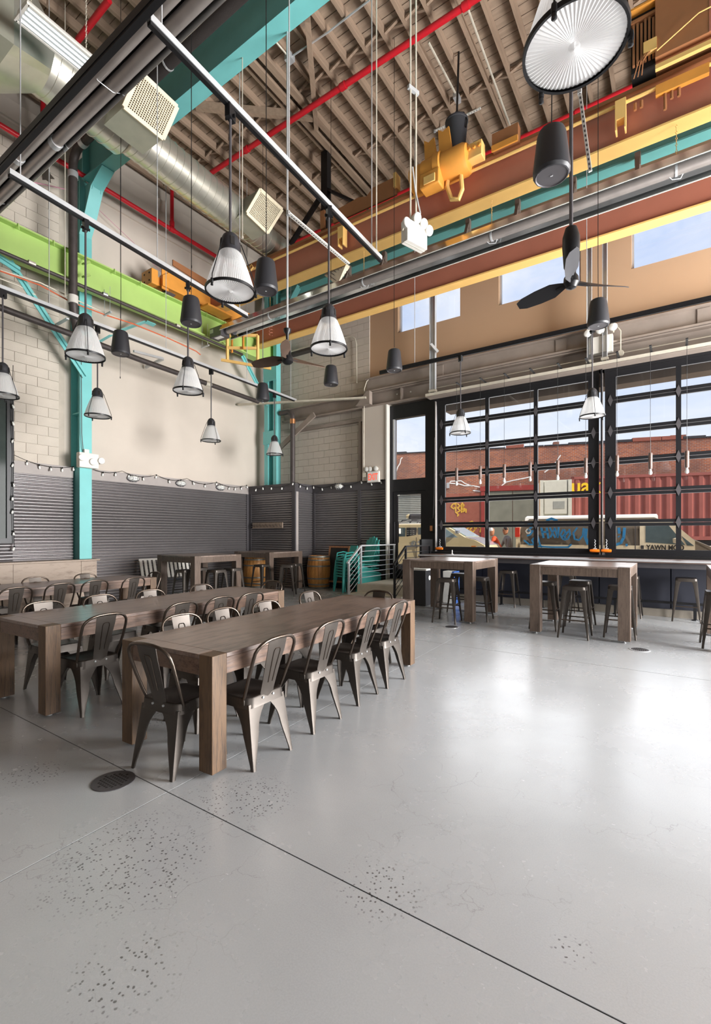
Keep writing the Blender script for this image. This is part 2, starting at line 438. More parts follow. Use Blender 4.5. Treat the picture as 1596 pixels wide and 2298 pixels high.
M = dict(
    floor=concrete('polished_concrete'), joint=mat('joint_dark', '#2c2b2a', 0.9),
    wall=mat('greige_paint', '#cfc4b8', 0.75, var=0.04, scale=1.2, bump=0.12, bscale=60),
    block=mat('painted_block', '#cbc1b4', 0.8, var=0.06, scale=3, bump=0.3, bscale=70),
    mortar=mat('painted_mortar', '#bcb2a5', 0.9),
    tan=mat('tan_paint', '#bb9a7b', 0.7, var=0.03, scale=0.8),
    beamgrey=mat('taupe_steel_paint', '#94877d', 0.6, var=0.12, scale=2.5, bump=0.1),
    band=mat('grey_band_paint', '#a59d99', 0.55, var=0.05),
    corr=mat('charcoal_corrugated_metal', '#8d898a', 0.34, 0.7, var=0.06, scale=1.0),
    trimd=mat('charcoal_trim', '#575457', 0.45, 0.4),
    teal=mat('teal_steel_paint', '#77c5c4', 0.5, var=0.06, scale=2, bump=0.05),
    green=mat('lime_steel_paint', '#adcb74', 0.5, var=0.08, scale=1.6, bump=0.05),
    web=mat('crane_web_paint', '#b06f5a', 0.6, var=0.08, scale=1.5, bump=0.06),
    yel=mat('crane_flange_paint', '#f4c678', 0.5, var=0.06, scale=2),
    orange=mat('crane_orange_paint', '#e39a42', 0.5, var=0.1, scale=3, bump=0.1),
    brown=mat('crane_brown_paint', '#a06a44', 0.6, var=0.1, scale=2),
    deck=mat('roof_board', '#a18d7a', 0.85, var=0.22, scale=2.2, bump=0.3, bscale=30, stretch=(0.6, 6, 6)),
    deck2=mat('roof_board_grey', '#857468', 0.85, var=0.22, scale=2.2, bump=0.3, bscale=30, stretch=(0.6, 6, 6)),
    rafter=mat('roof_timber', '#9c8571', 0.8, var=0.15, scale=3, bump=0.2, stretch=(6, 0.6, 6)),
    black=mat('black_metal', '#1d1d1f', 0.4, 0.3), blackp=mat('black_plastic', '#2d2d31', 0.45, 0.0, var=0.05),
    frame=mat('black_door_frame', '#262629', 0.4, 0.5),
    navy=mat('dark_counter_panel', '#2b2d38', 0.6),
    countertop=wood('dark_counter_wood', '#4a3a35', '#6d5951', 0.35, (1.2, 14, 14)),
    steel=mat('galvanised_steel', '#c9cbcd', 0.4, 0.45, var=0.06, scale=4), white=mat('white_enamel', '#dedad2', 0.45, var=0.03),
    conduit=mat('pale_conduit', '#d5cebe', 0.45, 0.25), chrome=mat('chrome', '#e5e7ea', 0.12, 1.0, var=0.02),
    duct=mat('spiral_duct_metal', '#d8d5c8', 0.32, 0.8, var=0.1, scale=3), ductbox=mat('duct_box_metal', '#b5b5a6', 0.45, 0.6, var=0.05),
    grille=mat('cream_grille', '#e9dcc0', 0.5), griddark=mat('grille_dark', '#3a3128', 0.9),
    red=mat('sprinkler_red', '#d3202e', 0.4, var=0.05), pipe=mat('black_iron_pipe', '#4c4543', 0.55, 0.3, var=0.15, scale=8, bump=0.2),
    heater=mat('heater_tube', '#aaa29d', 0.38, 0.6, var=0.1, scale=5), reflector=mat('heater_reflector', '#dfe3e4', 0.14, 1.0, var=0.05, scale=3),
    chair=mat('gunmetal', '#504a45', 0.42, 0.6, var=0.10, scale=7), chairseat=mat('gunmetal_seat', '#4b4541', 0.40, 0.6, var=0.12, scale=9),
    tubem=mat('gunmetal_tube', '#5f554d', 0.28, 0.9),
    leg=wood('amber_table_leg', '#362a22', '#68503a', 0.5, (26, 26, 1.4)),
    top=wood('brown_table_top', '#51403a', '#80695c', 0.34, (6, 0.8, 6), coat=0.45),
    apron=wood('brown_table_apron', '#4a382f', '#745b4c', 0.4, (5, 0.8, 8)),
    barwood=wood('bar_table_wood', '#4c3f37', '#6f5f54', 0.38, (22, 22, 1.6)), bartop=wood('bar_table_top', '#6a5b53', '#938278', 0.32, (1.2, 5, 5), coat=0.4),
    bench=wood('bench_plank', '#7d6a5b', '#a59383', 0.5, (6, 1.0, 6)),
    oak=wood('barrel_oak', '#99602b', '#c98e4d', 0.55, (10, 10, 1.0)), hoop=mat('barrel_hoop', '#8d8c84', 0.5, 0.8, var=0.2),
    glass=glassmat('window_glass'), darkwall=mat('dark_rear_wall', '#57504a', 0.8), curb=mat('curb_concrete', '#8d857a', 0.9, bump=0.3), shade=shademat('prismatic_shade', 0.36), lens=shademat('prismatic_lens', 0.10),
    bulb=mat('bulb_glass', '#f4f4ee', 0.2), tealp=mat('teal_plastic', '#3fa79f', 0.5, var=0.05), fanbrown=mat('fan_blade', '#5b4a3f', 0.4, 0.2, var=0.15),
    board=mat('chalkboard_black', '#23211f', 0.8), boardframe=wood('board_frame', '#6d4630', '#9a6a48', 0.6, (14, 14, 2)), redp=mat('red_paint', '#c8463a', 0.7),
    paper=mat('white_paint', '#f3f2ee', 0.7), exit=mat('exit_red_glow', '#f2624c', 0.5, emit=0.6), lens2=mat('lamp_head_glass', '#f2f2ee', 0.15),
    tubelamp=mat('fluorescent_tube', '#dfeaf2', 0.3, emit=0.55), copper=mat('copper_ring', '#c98f62', 0.35, 0.8),
    orangewire=mat('orange_cable', '#d9683f', 0.6), orangegrip=mat('orange_handle', '#ef7a1e', 0.35), pink=mat('pink_string', '#c98aa0', 0.7),
    asphalt=mat('asphalt', '#b5a58c', 0.9, var=0.1, scale=3, bump=0.2), walk=mat('sidewalk', '#c8bfae', 0.9, var=0.06),
    brick=brickmat('street_brick'), maroon=mat('maroon_painted_brick', '#9a5a4a', 0.85, var=0.08), lintel=mat('red_lintel', '#9c3a34', 0.7),
    shutter=mat('roll_shutter', '#a9aca6', 0.55, 0.3), gategrey=mat('weathered_green_grey', '#858576', 0.8, var=0.15, scale=1.5),
    contred=mat('container_red', '#97524b', 0.65, var=0.10, scale=1.5), contwhite=mat('container_white', '#d8d8cb', 0.6, var=0.05), yellow=mat('yellow_lettering', '#f0c81e', 0.6),
    vangrey=mat('van_side_grey', '#7d7264', 0.6, var=0.06), vancream=mat('van_cream', '#efe2c6', 0.45), vanwhite=mat('van_roof_white', '#f7f5ef', 0.6, var=0.04, bump=0.2, bscale=25),
    blue=mat('graffiti_blue', '#2f8fd0', 0.6), graf=mat('graffiti_yellow', '#e3b243', 0.7), suv=mat('suv_beige', '#e9d8ac', 0.3, var=0.02), skysilver=mat('sky_sheen_silver', '#c3c8d2', 0.25, 0.5, var=0.02),
    carglass=mat('car_glass', '#55666c', 0.08, var=0.1), windsh=mat('windshield_glass', '#a9c6d6', 0.06), tyre=mat('tyre_rubber', '#222122', 0.8), taill=mat('tail_light', '#e2402f', 0.3), amber=mat('amber_light', '#f08a2a', 0.3),
    skin=mat('skin', '#c48a68', 0.6), hiviz=mat('orange_jacket', '#ee5a24', 0.7), greycoat=mat('grey_jacket', '#8b8580', 0.8), darkpant=mat('dark_trousers', '#33343a', 0.8), whitecap=mat('white_cap', '#f0efec', 0.7), darkhair=mat('dark_hair', '#2a211c', 0.8),
    insul=mat('pipe_insulation', '#302a28', 0.9, bump=0.4, bscale=50), putty=mat('grey_putty_hole', '#574f46', 0.9, bump=0.5, bscale=20),
    bucket=mat('black_chain_bag', '#3b3b40', 0.7), bluep=mat('blue_panel', '#3a62ae', 0.5), navyl=mat('letter_black', '#1f1d1c', 0.7), darkgap=mat('dark_void', '#1a1614', 0.95),
)
# PART2
# ------------------------------------------------------------------ setting: floor
XW, YN, XE, YS = -11.2, 11.2, 7.0, -6.0
ZD = 10.75
SK = -0.047
floor = sroot('floor')
struct('sub_base', MB().box(XW-.3, XE, YS, YN+.1, -0.12, -0.0035), M['joint'], floor)
def jx(k, y): return -2.43 + 4.55*k + SK*y
jys = [YS, -2.8, 1.70, 6.20, YN]
jxs = [None, -1, 0, 1, None]
g = 0.0035
for i in range(4):
    for j in range(4):
        y0, y1 = jys[j]+g, jys[j+1]-g
        def lx(k, y, s):
            if k == 0: return XW-.3
            if k == 4: return XE
            return jx(k-2, y)+s*g
        p = [(lx(i, y0, 1), y0), (lx(i+1, y0, -1), y0), (lx(i+1, y1, -1), y1), (lx(i, y1, 1), y1)]
        o = obj('slab', MB().prism(p, -0.003, 0.0, 'z'), M['floor'], floor)

# ------------------------------------------------------------------ setting: walls
def blocks(parent, origin, du, rows, cols, bl=0.405, bh=0.203, depth=0.03, axis='y', skip=None, m=None):
    gap = 0.007
    full = MB()
    if axis == 'y': full.box(0, depth, gap/2, bl-gap/2, gap/2, bh-gap/2)
    else: full.box(gap/2, bl-gap/2, -depth, 0, gap/2, bh-gap/2)
    me = full.mesh('block', 0); me.materials.append(M['block'])
    hf = MB()
    if axis == 'y': hf.box(0, depth, gap/2, bl/2-gap/2, gap/2, bh-gap/2)
    else: hf.box(gap/2, bl/2-gap/2, -depth, 0, gap/2, bh-gap/2)
    meh = hf.mesh('block', 0); meh.materials.append(M['block'])
    for r in range(rows):
        off = 0.0
        seq = []
        if r % 2:
            seq.append((0, meh)); c = bl/2
            for k in range(cols-1): seq.append((c, me)); c += bl
            seq.append((c, meh))
        else:
            for k in range(cols): seq.append((k*bl, me))
        for c, q in seq:
            pos = Vector(origin) + Vector((0, c, r*bh) if axis == 'y' else (c, 0, r*bh))
            if skip and skip(pos): continue
            pos += Vector((random.uniform(-.003, .003), 0, 0) if axis == 'y' else (0, random.uniform(-.003, .003), 0))
            o = bpy.data.objects.new('block', q); COL.objects.link(o); o.parent = parent; o.location = pos

wl = sroot('wall_west')
struct('plaster', MB().box(XW-.25, XW, YS, YN+.25, -.1, ZD+.1), M['wall'], wl)
# painted block left of the first column, and the mortar it is laid in
struct('mortar_bed', MB().box(XW, XW+.012, 2.35, 5.02, 3.0, 9.9), M['mortar'], wl)
blocks(wl, (XW+.002, 2.38, 3.03), 1, 33, 6, bl=.42, axis='y')
# stepped siding under the roof
for k in range(3):
    struct('siding_band', MB().prism([(XW, 9.35+k*.3), (XW+.05, 9.35+k*.3), (XW+.08+.02*k, 9.62+k*.3), (XW, 9.62+k*.3)], 5.42, YN, 'y'), M['beamgrey'] if k == 9 else M['wall'], wl)
    struct('siding_band', MB().prism([(XW, 9.95+k*.12), (XW+.05, 9.95+k*.12), (XW+.09, 10.06+k*.12), (XW, 10.06+k*.12)], YS, 5.0, 'y'), M['wall'], wl)
# a hole in the block wall
hp = at(105, 393, x=XW+.02)
hv = []
for k in range(14):
    a = 2*PI*k/14; rr = (.10 if k % 3 else .15)*random.uniform(.8, 1.2)
    hv.append((hp.y+math.cos(a)*rr*.9, hp.z+math.sin(a)*rr*1.3))
struct('broken_patch', MB().prism(hv, XW+.03, XW+.04, 'x'), M['putty'], wl)
hp2 = at(88, 375, x=XW+.02)
struct('broken_patch', MB().prism([(hp2.y+math.cos(2*PI*k/9)*.045*random.uniform(.6, 1.3), hp2.z+math.sin(2*PI*k/9)*.08) for k in range(9)], XW+.03, XW+.04, 'x'), M['putty'], wl)

# corrugated wainscot panels (real corrugations)
def corr_panel(parent, a0, a1, base, z0, z1, axis, pitch=.0675, amp=.017):
    mb = MB(); n = int(round((z1-z0)/pitch))*8
    prof = []
    for k in range(n+1):
        z = z0+(z1-z0)*k/n
        prof.append((2*amp*abs(math.sin(PI*(z-z0)/pitch))**.75, z))
    vs = []; fs = []
    for d, z in prof:
        if axis == 'y': vs += [(base+d, a0, z), (base+d, a1, z)]
        else: vs += [(a0, base-d, z), (a1, base-d, z)]
    for k in range(n): fs.append((2*k, 2*k+1, 2*k+3, 2*k+2))
    mb.add(vs, fs)
    o = obj('corrugated_panel', mb, M['corr'], parent, smooth=80)
    sc = MB()
    for r in range(1, int((z1-z0)/(.27))):
        z = z0 + r*.27 + .0169
        c = a0+.15
        while c < a1-.05:
            p = (base+2*amp+.004, c, z) if axis == 'y' else (c, base-2*amp-.004, z)
            sc.box(p[0]-.004, p[0]+.004, p[1]-.004, p[1]+.004, p[2]-.004, p[2]+.004); c += .47
    if sc.v:
        o2 = obj('panel_screw', sc, M['black'], parent); o2['kind'] = 'stuff'
ws = sroot('trim_1')
CX = -11.04
struct('backing', MB().box(XW, CX, 3.9, 5.12, 0, 3.0).box(XW, CX, -1, 3.9, 0, 1.36).box(XW, CX, 5.42, 10.3, 0, 3.0), M['trimd'], ws)
corr_panel(ws, 3.98, 4.55, CX, 0, 2.78, 'y'); corr_panel(ws, 4.55, 5.12, CX, 0, 2.78, 'y')
corr_panel(ws, 2.2, 3.98, CX, 0, 1.36, 'y')
yy = 5.42
for yn in (6.7, 7.98, 9.2, 10.18):
    corr_panel(ws, yy, yn, CX, 0, 2.78, 'y'); yy = yn
struct('cap_board', MB().box(XW, CX+.035, 5.42, 10.3, 2.78, 3.02), M['band'], ws)
struct('cap_board', MB().box(XW, CX+.035, 3.98, 5.12, 2.78, 3.02), M['band'], ws)
struct('corner_trim', MB().box(CX, CX+.05, 10.18, 10.3, 0, 2.78), M['trimd'], ws)
# bump-out in the corner
bo = sroot('trim_2')
BY, BX = 10.3, -9.13
struct('backing', MB().box(XW, BX, BY+.02, YN, 0, 3.0), M['trimd'], bo)
corr_panel(bo, -10.9, BX-.1, BY+.01, 0, 2.78, 'x')
mbp = MB()
corr_panel(bo, BY+.12, YN-.12, BX, 0, 2.78, 'y')
struct('corner_trim', MB().box(XW+.16, -10.9, BY-.03, BY+.02, 0, 2.78), M['trimd'], bo)
struct('corner_trim', MB().box(BX-.1, BX+.03, BY-.03, BY+.02, 0, 2.78), M['trimd'], bo)
struct('corner_trim', MB().box(BX, BX+.03, BY+.02, BY+.12, 0, 2.78), M['band'], bo)
struct('corner_trim', MB().box(BX, BX+.03, YN-.12, YN, 0, 2.78), M['trimd'], bo)
struct('cap_board', MB().box(XW+.16, BX+.035, BY-.035, YN, 2.78, 3.02), M['trimd'], bo)
# back wall wainscot
bw = sroot('trim_3')
struct('backing', MB().box(BX, -6.46, YN-.1, YN, 0, 3.0), M['trimd'], bw)
corr_panel(bw, BX+.1, -7.45, YN-.1, 0, 2.78, 'x'); corr_panel(bw, -7.36, -6.55, YN-.1, 0, 2.78, 'x')
for x0, x1 in ((BX+.03, BX+.12), (-7.46, -7.36), (-6.56, -6.45)):
    struct('corner_trim', MB().box(x0, x1, YN-.15, YN-.1, 0, 2.78), M['trimd'], bw)
struct('cap_board', MB().box(BX+.03, -6.45, YN-.15, YN, 2.78, 3.02), M['trimd'], bw)

# north (street) wall with its openings
wn = sroot('wall_north')
T = .25
CLZ = [(-6.25, -4.48), (-3.52, -1.74), (-.79, 1.0), (1.95, 3.7)]
def wbox(x0, x1, z0, z1, m, name): struct(name, MB().box(x0, x1, YN, YN+T, z0, z1), m, wn)
wbox(XW-.25, -7.15, -.1, ZD, M['mortar'], 'block_backing')
wbox(-7.15, -6.42, -.1, 5.6, M['wall'], 'pier')
wbox(-6.42, XE, 4.98, 5.6, M['beamgrey'], 'lintel_wall')
wbox(-6.42, -5.2, -.1, .36, M['wall'], 'threshold_wall')
wbox(-5.2, -5.06, -.1, 4.98, M['black'], 'pier')
wbox(-5.06, XE, -.1, 1.12, M['navy'], 'sill_wall')
wbox(3.0, XE, 1.12, 4.98, M['wall'], 'pier')
wbox(-7.15, XE, 5.6, 6.97, M['tan'], 'upper_panel')
wbox(-7.15, XE, 8.35, ZD, M['tan'], 'upper_panel')
xx = -7.15
for a, b in CLZ + [(XE, XE)]:
    wbox(xx, a, 6.97, 8.35, M['tan'], 'upper_panel'); xx = b
blocks(wn, (XW+.02, YN, 3.03), 1, 26, 10, axis='x')
# clerestory windows
for k, (a, b) in enumerate(CLZ):
    wd = sroot('window_%d' % (k+1))
    fr = MB()
    for x0, x1, z0, z1 in ((a, a+.04, 6.97, 8.35), (b-.04, b, 6.97, 8.35), (a, b, 6.97, 7.01), (a, b, 8.31, 8.35)):
        fr.box(x0, x1, YN+.10, YN+.16, z0, z1)
    struct('window_frame', fr, M['steel'], wd)
    struct('pane', MB().box(a+.04, b-.04, YN+.128, YN+.134, 7.01, 8.31), M['glass'], wd)
# grey boxed-out pier beside the street door
struct('trim_4', MB().box(-7.22, -6.43, 10.93, YN, 3.02, 5.05), M['wall'])
struct('trim_5', MB().box(-6.45, -6.41, 10.9, YN, 0, 5.0), M['white'])

# walls nobody sees directly, solid, and coloured dark to cut the bounced light
we = sroot('wall_east')
struct('plaster', MB().box(XE, XE+.25, YS, YN+.25, -.1, ZD), M['darkwall'], we)
wsn = sroot('wall_south')
struct('plaster', MB().box(XW-.25, XE+.25, YS-.25, YS, -.1, ZD), M['darkwall'], wsn)

# ------------------------------------------------------------------ ceiling: boards, rafters, bridging
ce = sroot('ceiling')
struct('roof_sheet', MB().box(XW-.25, XE+.25, YS-.25, YN+.25, ZD+.05, ZD+.2), M['darkgap'], ce)
pw = .192
bmesh_cache = {}
y = 1.1; row = 0
segs = [(-11.2, -7.4), (-7.4, -3.6), (-3.6, .2), (.2, 3.2)]
while y < YN-.02:
    sh = (row*1.37) % 3.8
    cuts = [XW]
    c = XW + sh
    while c < 3.2:
        if c - cuts[-1] > .5: cuts.append(c)
        c += 3.8
    cuts.append(3.4)
    for a, b in zip(cuts, cuts[1:]):
        key = round(b-a, 2)
        if key not in bmesh_cache:
            me = MB().box(0.002, b-a-.002, 0, pw-.012, 0, .045).mesh('roof_board', 0)
            me.materials.append(M['deck']); bmesh_cache[key] = me
        o = bpy.data.objects.new('board', bmesh_cache[key]); COL.objects.link(o); o.parent = ce
        o.location = (a, y, ZD-.045+random.uniform(-.004, .004))
    y += pw; row += 1
struct('far_boards', MB().box(XW, XE, YS, 1.1, ZD-.04, ZD+.04).box(3.4, XE, 1.1, YN, ZD-.04, ZD+.04), M['deck2'], ce)
RZ0 = 10.54
raf = MB().box(-.03, .03, 0, 5.78, RZ0, ZD-.05).mesh('rafter', 0); raf.materials.append(M['rafter'])
raf2 = MB().box(-.03, .03, 0, 5.9, RZ0, ZD-.05).mesh('rafter', 0); raf2.materials.append(M['rafter'])
RS = .415
nx = int((3.3-XW)/RS)
for k in range(nx):
    x = XW+.16+k*RS
    for (ya, me) in ((5.36, raf), (-.5, raf2)):
        o = bpy.data.objects.new('rafter', me); COL.objects.link(o); o.parent = ce; o.location = (x + (.07 if me is raf2 else 0), ya, 0)
bA = MB().bar((.03, 0, RZ0+.02), (RS-.03, 0, ZD-.07), .045, .035).mesh('bridging', 0); bA.materials.append(M['rafter'])
bB = MB().bar((.03, .05, ZD-.07), (RS-.03, .05, RZ0+.02), .045, .035).mesh('bridging', 0); bB.materials.append(M['rafter'])
for k in range(nx-1):
    x = XW+.16+k*RS
    for yb in (7.35, 9.35):
        for me in (bA, bB):
            o = bpy.data.objects.new('bridging', me); COL.objects.link(o); o.parent = ce; o.location = (x, yb, 0)
struct('ridge_beam', MB().box(-6.75, -6.62, 5.4, YN, RZ0-.08, RZ0), M['rafter'], ce)
struct('ridge_beam', MB().box(-6.5, -6.37, 5.4, YN, RZ0-.08, RZ0), M['rafter'], ce)

for pa, pb, nm_ in (((440, 238), (702, 262), 'roof_strut'), ((690, 40), (710, 285), 'roof_strut')):
    struct(nm_, MB().bar(at(*pa, z=RZ0-.08), at(*pb, z=RZ0-.08), .09, .16), M['rafter'], ce)
# ------------------------------------------------------------------ steel frame
def isec(name_prefix, root, ax, a0, a1, c, zb, depth, width, tf=.03, tw=.02, mw=None, mf=None, mt=None, slope=0.0):
    """I-section along axis ax from a0 to a1, centred at c, bottom zb."""
    def b(u0, u1, z0, z1):
        mb = MB()
        if ax == 'x':
            mb.box(a0, a1, u0, u1, z0, z1)
        else:
            mb.box(u0, u1, a0, a1, z0, z1)
        if slope:
            for i, v in enumerate(mb.v):
                t = (v[0]-a0)/(a1-a0) if ax == 'x' else 0
                mb.v[i] = (v[0], v[1], v[2]+slope*(1-t))
        return mb
    obj('bottom_flange', b(c-width/2, c+width/2, zb, zb+tf), mf, root)
    obj('web', b(c-tw/2, c+tw/2, zb+tf, zb+depth-tf), mw, root)
    obj('top_flange', b(c-width/2, c+width/2, zb+depth-tf, zb+depth), mt or mf, root)

# first column with its roof girder
c1 = thing('steel_column', 'tall teal steel column dividing block wall from smooth plaster wall', 'column', (0, 0, 0))
obj('outer_flange', MB().box(-10.82, -10.79, 5.15, 5.41, 0, 9.3), M['teal'], c1)
obj('web', MB().box(-11.16, -10.82, 5.27, 5.29, 0, 9.9), M['teal'], c1)
obj('inner_flange', MB().box(-11.19, -11.16, 5.15, 5.41, 0, 9.9), M['teal'], c1)
obj('side_plate', MB().box(-11.16, -10.82, 5.15, 5.17, 0, 3.0), M['teal'], c1)
for zz in (4.2, 6.6, 7.6):
    obj('stiffener', MB().box(-11.16, -10.82, 5.17, 5.27, zz, zz+.02), M['teal'], c1)
g1 = thing('roof_girder', 'big teal roof girder crossing the ceiling from the first column', 'girder', (0, 0, 0))
isec('g', g1, 'x', -10.6, 3.2, 5.27, 9.20, 1.20, .28, .035, .025, M['teal'], M['teal'], slope=.0)
obj('end_plate', MB().box(-10.62, -10.59, 5.12, 5.42, 9.2, 10.4), M['teal'], g1)
# curved haunch between girder and column
hn = MB()
pts = [(-10.80, 8.1), (-10.62, 8.35), (-10.30, 8.95), (-9.85, 9.19)]
for (p, q) in zip(pts, pts[1:]):
    hn.bar((p[0], 5.27, p[1]), (q[0], 5.27, q[1]), .26, .03, (0, 0, 1) if q[0]-p[0] > .3 else (1, 0, 0))
obj('haunch_flange', hn, M['teal'], g1)
obj('haunch_web', MB().prism([(-10.8, 8.1), (-10.62, 8.35), (-10.3, 8.95), (-9.85, 9.2), (-10.8, 9.2)], 5.26, 5.28, 'y'), M['teal'], g1)
for p in pts[1:3]:
    for dy in (-.09, .09):
        obj('bolt', MB().tube([(p[0]-.02, 5.27+dy, p[1]-.06), (p[0]+.03, 5.27+dy, p[1]+.02)], .016, 6), M['teal'], g1)
# second column in the corner
c2 = thing('steel_column', 'teal steel column standing in the far corner above dark wainscot', 'column', (0, 0, 0))
obj('web', MB().box(-10.72, -10.24, 10.86, 10.89, 3.02, 9.4), M['teal'], c2)
obj('left_flange', MB().box(-10.74, -10.58, 10.68, 10.86, 3.02, 9.4), M['teal'], c2)
obj('right_flange', MB().box(-10.36, -10.22, 10.68, 10.86, 3.02, 9.4), M['teal'], c2)
obj('batten_plate', MB().box(-10.76, -10.2, 10.65, 10.68, 4.35, 4.75), M['teal'], c2)
obj('batten_plate', MB().box(-10.76, -10.2, 10.65, 10.68, 6.3, 6.8), M['teal'], c2)
g2 = thing('roof_girder', 'teal roof girder along the street wall, behind the orange cranes', 'girder', (0, 0, 0))
isec('g', g2, 'x', -10.7, 3.2, 10.95, 8.95, 1.0, .28, .035, .025, M['teal'], M['teal'])
obj('knee_brace', MB().bar((-10.25, 10.8, 8.0), (-9.4, 10.8, 9.0), .2, .03), M['teal'], g2)
for k in range(7):
    x = -7.6+k*1.15
    obj('bracket', MB().box(x, x+.10, 10.70, 10.82, 8.72, 8.98).bar((x+.05, 10.55, 8.5), (x+.05, 10.76, 8.95), .07, .04), M['beamgrey'], g2)

# runway beam (lime)
rb = thing('runway_beam', 'lime green crane runway beam along the left wall', 'beam', (0, 0, 0))
isec('r', rb, 'y', -1.0, 10.9, -10.5, 6.80, .62, .30, .03, .02, M['green'], M['green'])
for yq in (4.86, 9.6):
    obj('stiffener', MB().box(-10.49, -10.36, yq, yq+.02, 6.83, 7.39), M['green'], rb)
obj('rail', MB().box(-10.53, -10.47, -1.0, 10.9, 7.42, 7.47), M['green'], rb)
for k in range(12):
    yq = 3.2+k*.62
    hk = MB().tube([(-10.38, yq, 7.43), (-10.33, yq, 7.42), (-10.33, yq, 7.36), (-10.36, yq+.02, 7.33)], .012, 5)
    obj('rail_clip', hk, M['green'], rb)
for zz in (6.95, 7.22):
    for k in range(3):
        obj('splice_bolt', MB().bar((-10.36, 5.0, zz), (-10.22, 5.02, zz), .03, .03).bar((-10.24, 4.98, zz-.03), (-10.2, 5.08, zz+.04), .02, .05), M['green'], rb)
        break
obj('hanger_lug', MB().box(-10.42, -10.28, 4.78, 5.04, 6.66, 6.8), M['green'], rb)
# braces of the runway beam
def brace(label, p, q, wd=.14, ht=.05):
    o = thing('knee_brace', label, 'brace', (0, 0, 0), group='teal braces under the runway beam')
    obj('channel', MB().bar(p, q, wd, .02, (1, 0, 0)), M['teal'], o)
    d = Vector((0.0, 0, 0))
    obj('lip', MB().bar(Vector(p)+Vector((.03, 0, 0)), Vector(q)+Vector((.03, 0, 0)), .02, ht, (1, 0, 0)), M['teal'], o)
    return o
brace('teal diagonal brace under the runway beam, nearest, left of the first column', (-10.55, 3.75, 6.75), (-10.75, 5.25, 5.0))
brace('short teal brace stub at far left edge under the lime beam', (-10.5, 2.9, 6.92), (-10.5, 3.9, 6.62))
brace('teal diagonal brace beside the corner column under the lime beam', (-10.55, 9.6, 6.78), (-10.6, 10.7, 5.6))
wb = thing('wall_bracket', 'flat teal bracket on the wall right of the first column', 'bracket', (0, 0, 0))
p0, p1, p2 = at(272, 742, x=-11.0), at(327, 722, x=-10.6), at(347, 730, x=-10.6)
obj('arm', MB().bar(p0, p1, .02, .15, (1, 0, .2)), M['teal'], wb)
obj('shoe', MB().bar(p1, p2, .02, .12, (1, 0, .2)), M['teal'], wb)
wb2 = thing('wall_bracket', 'small teal bracket behind the first-column pendant lamp on the wall', 'bracket', (0, 0, 0))
obj('arm', MB().bar(at(222, 768, x=-11.0), at(250, 752, x=-10.7), .02, .14, (1, 0, .2)), M['teal'], wb2)

# ------------------------------------------------------------------ header steel over the doors
h1 = thing('header_beam', 'upper taupe steel channel above the garage doors', 'beam', (0, 0, 0))
obj('web', MB().box(-7.1, XE-.02, 10.98, 11.0, 5.46, 5.78), M['beamgrey'], h1)
obj('top_flange', MB().box(-7.1, XE-.02, 10.86, 11.0, 5.78, 5.80), M['beamgrey'], h1)
obj('bottom_flange', MB().box(-7.1, XE-.02, 10.86, 11.0, 5.42, 5.46), M['beamgrey'], h1)
for x in (-5.05, -2.2, .3, 2.6):
    obj('splice_plate', MB().box(x, x+.22, 10.96, 10.98, 5.48, 5.76), M['beamgrey'], h1)
h2 = thing('header_beam', 'lower taupe steel beam over the street doors', 'beam', (0, 0, 0))
obj('web', MB().box(-10.2, XE-.02, 11.02, 11.05, 5.05, 5.40), M['beamgrey'], h2)
obj('top_flange', MB().box(-10.2, XE-.02, 10.88, 11.05, 5.38, 5.41), M['beamgrey'], h2)
obj('bottom_flange', MB().box(-10.2, XE-.02, 10.9, 11.05, 5.02, 5.06), M['beamgrey'], h2)
obj('stiffener', MB().box(-6.02, -5.98, 10.92, 11.02, 5.06, 5.38), M['beamgrey'], h2)
for x in (-6.15, -5.75):
    obj('bolt', MB().lathe([(0, -.02), (.018, -.02), (.022, 0)], (x, 11.0, 5.25), 8, 'y'), M['white'], h2)
sa = thing('shelf_angle', 'pale steel angle running above both garage doors', 'angle', (0, 0, 0))
obj('leg_plate', MB().box(-5.15, XE-.02, 10.62, 10.64, 4.93, 5.0), M['conduit'], sa)
obj('flat_plate', MB().box(-5.15, XE-.02, 10.62, 10.9, 4.92, 4.935), M['beamgrey'], sa)
cd = thing('conduit_run', 'thin pale conduit with round junction box along the header beam', 'conduit', (0, 0, 0))
obj('pipe', MB().tube([(-5.0, 10.84, 5.17), (-1.0, 10.84, 5.17), (-.96, 10.84, 5.17), (3.0, 10.84, 5.17)], .009, 6), M['conduit'], cd)
obj('pipe', MB().tube([(-.95, 10.84, 5.17), (-.95, 10.84, 5.62), (-1.0, 10.84, 5.70), (-1.1, 10.84, 5.73), (-1.38, 10.84, 5.73)], .011, 6), M['conduit'], cd)
obj('junction_box', MB().lathe([(0, -.03), (.055, -.03), (.06, -.01), (.06, .02)], (-.95, 10.84, 5.17), 12, 'y', cap=True), M['conduit'], cd)
cd2 = thing('conduit_run', 'bent conduit with pull box on the grey pier by the exit sign', 'conduit', (0, 0, 0))
a0 = at(829, 848, y=11.0); 
obj('pipe', MB().tube([at(831, 848, y=10.95), at(823, 856, y=10.92), at(818, 872, y=10.9), at(817.5, 900, y=10.9), at(817, 980, y=10.9), at(817, 1060, y=10.9)], .012, 6), M['conduit'], cd2)
pb = at(817, 895, y=10.88); obj('pull_box', MB().box(pb.x-.06, pb.x+.06, 10.84, 10.93, pb.z-.09, pb.z+.06), M['conduit'], cd2)
pb = at(817, 1066, y=10.88); obj('switch_box', MB().box(pb.x-.05, pb.x+.05, 10.88, 10.94, pb.z-.06, pb.z+.06), M['conduit'], cd2)
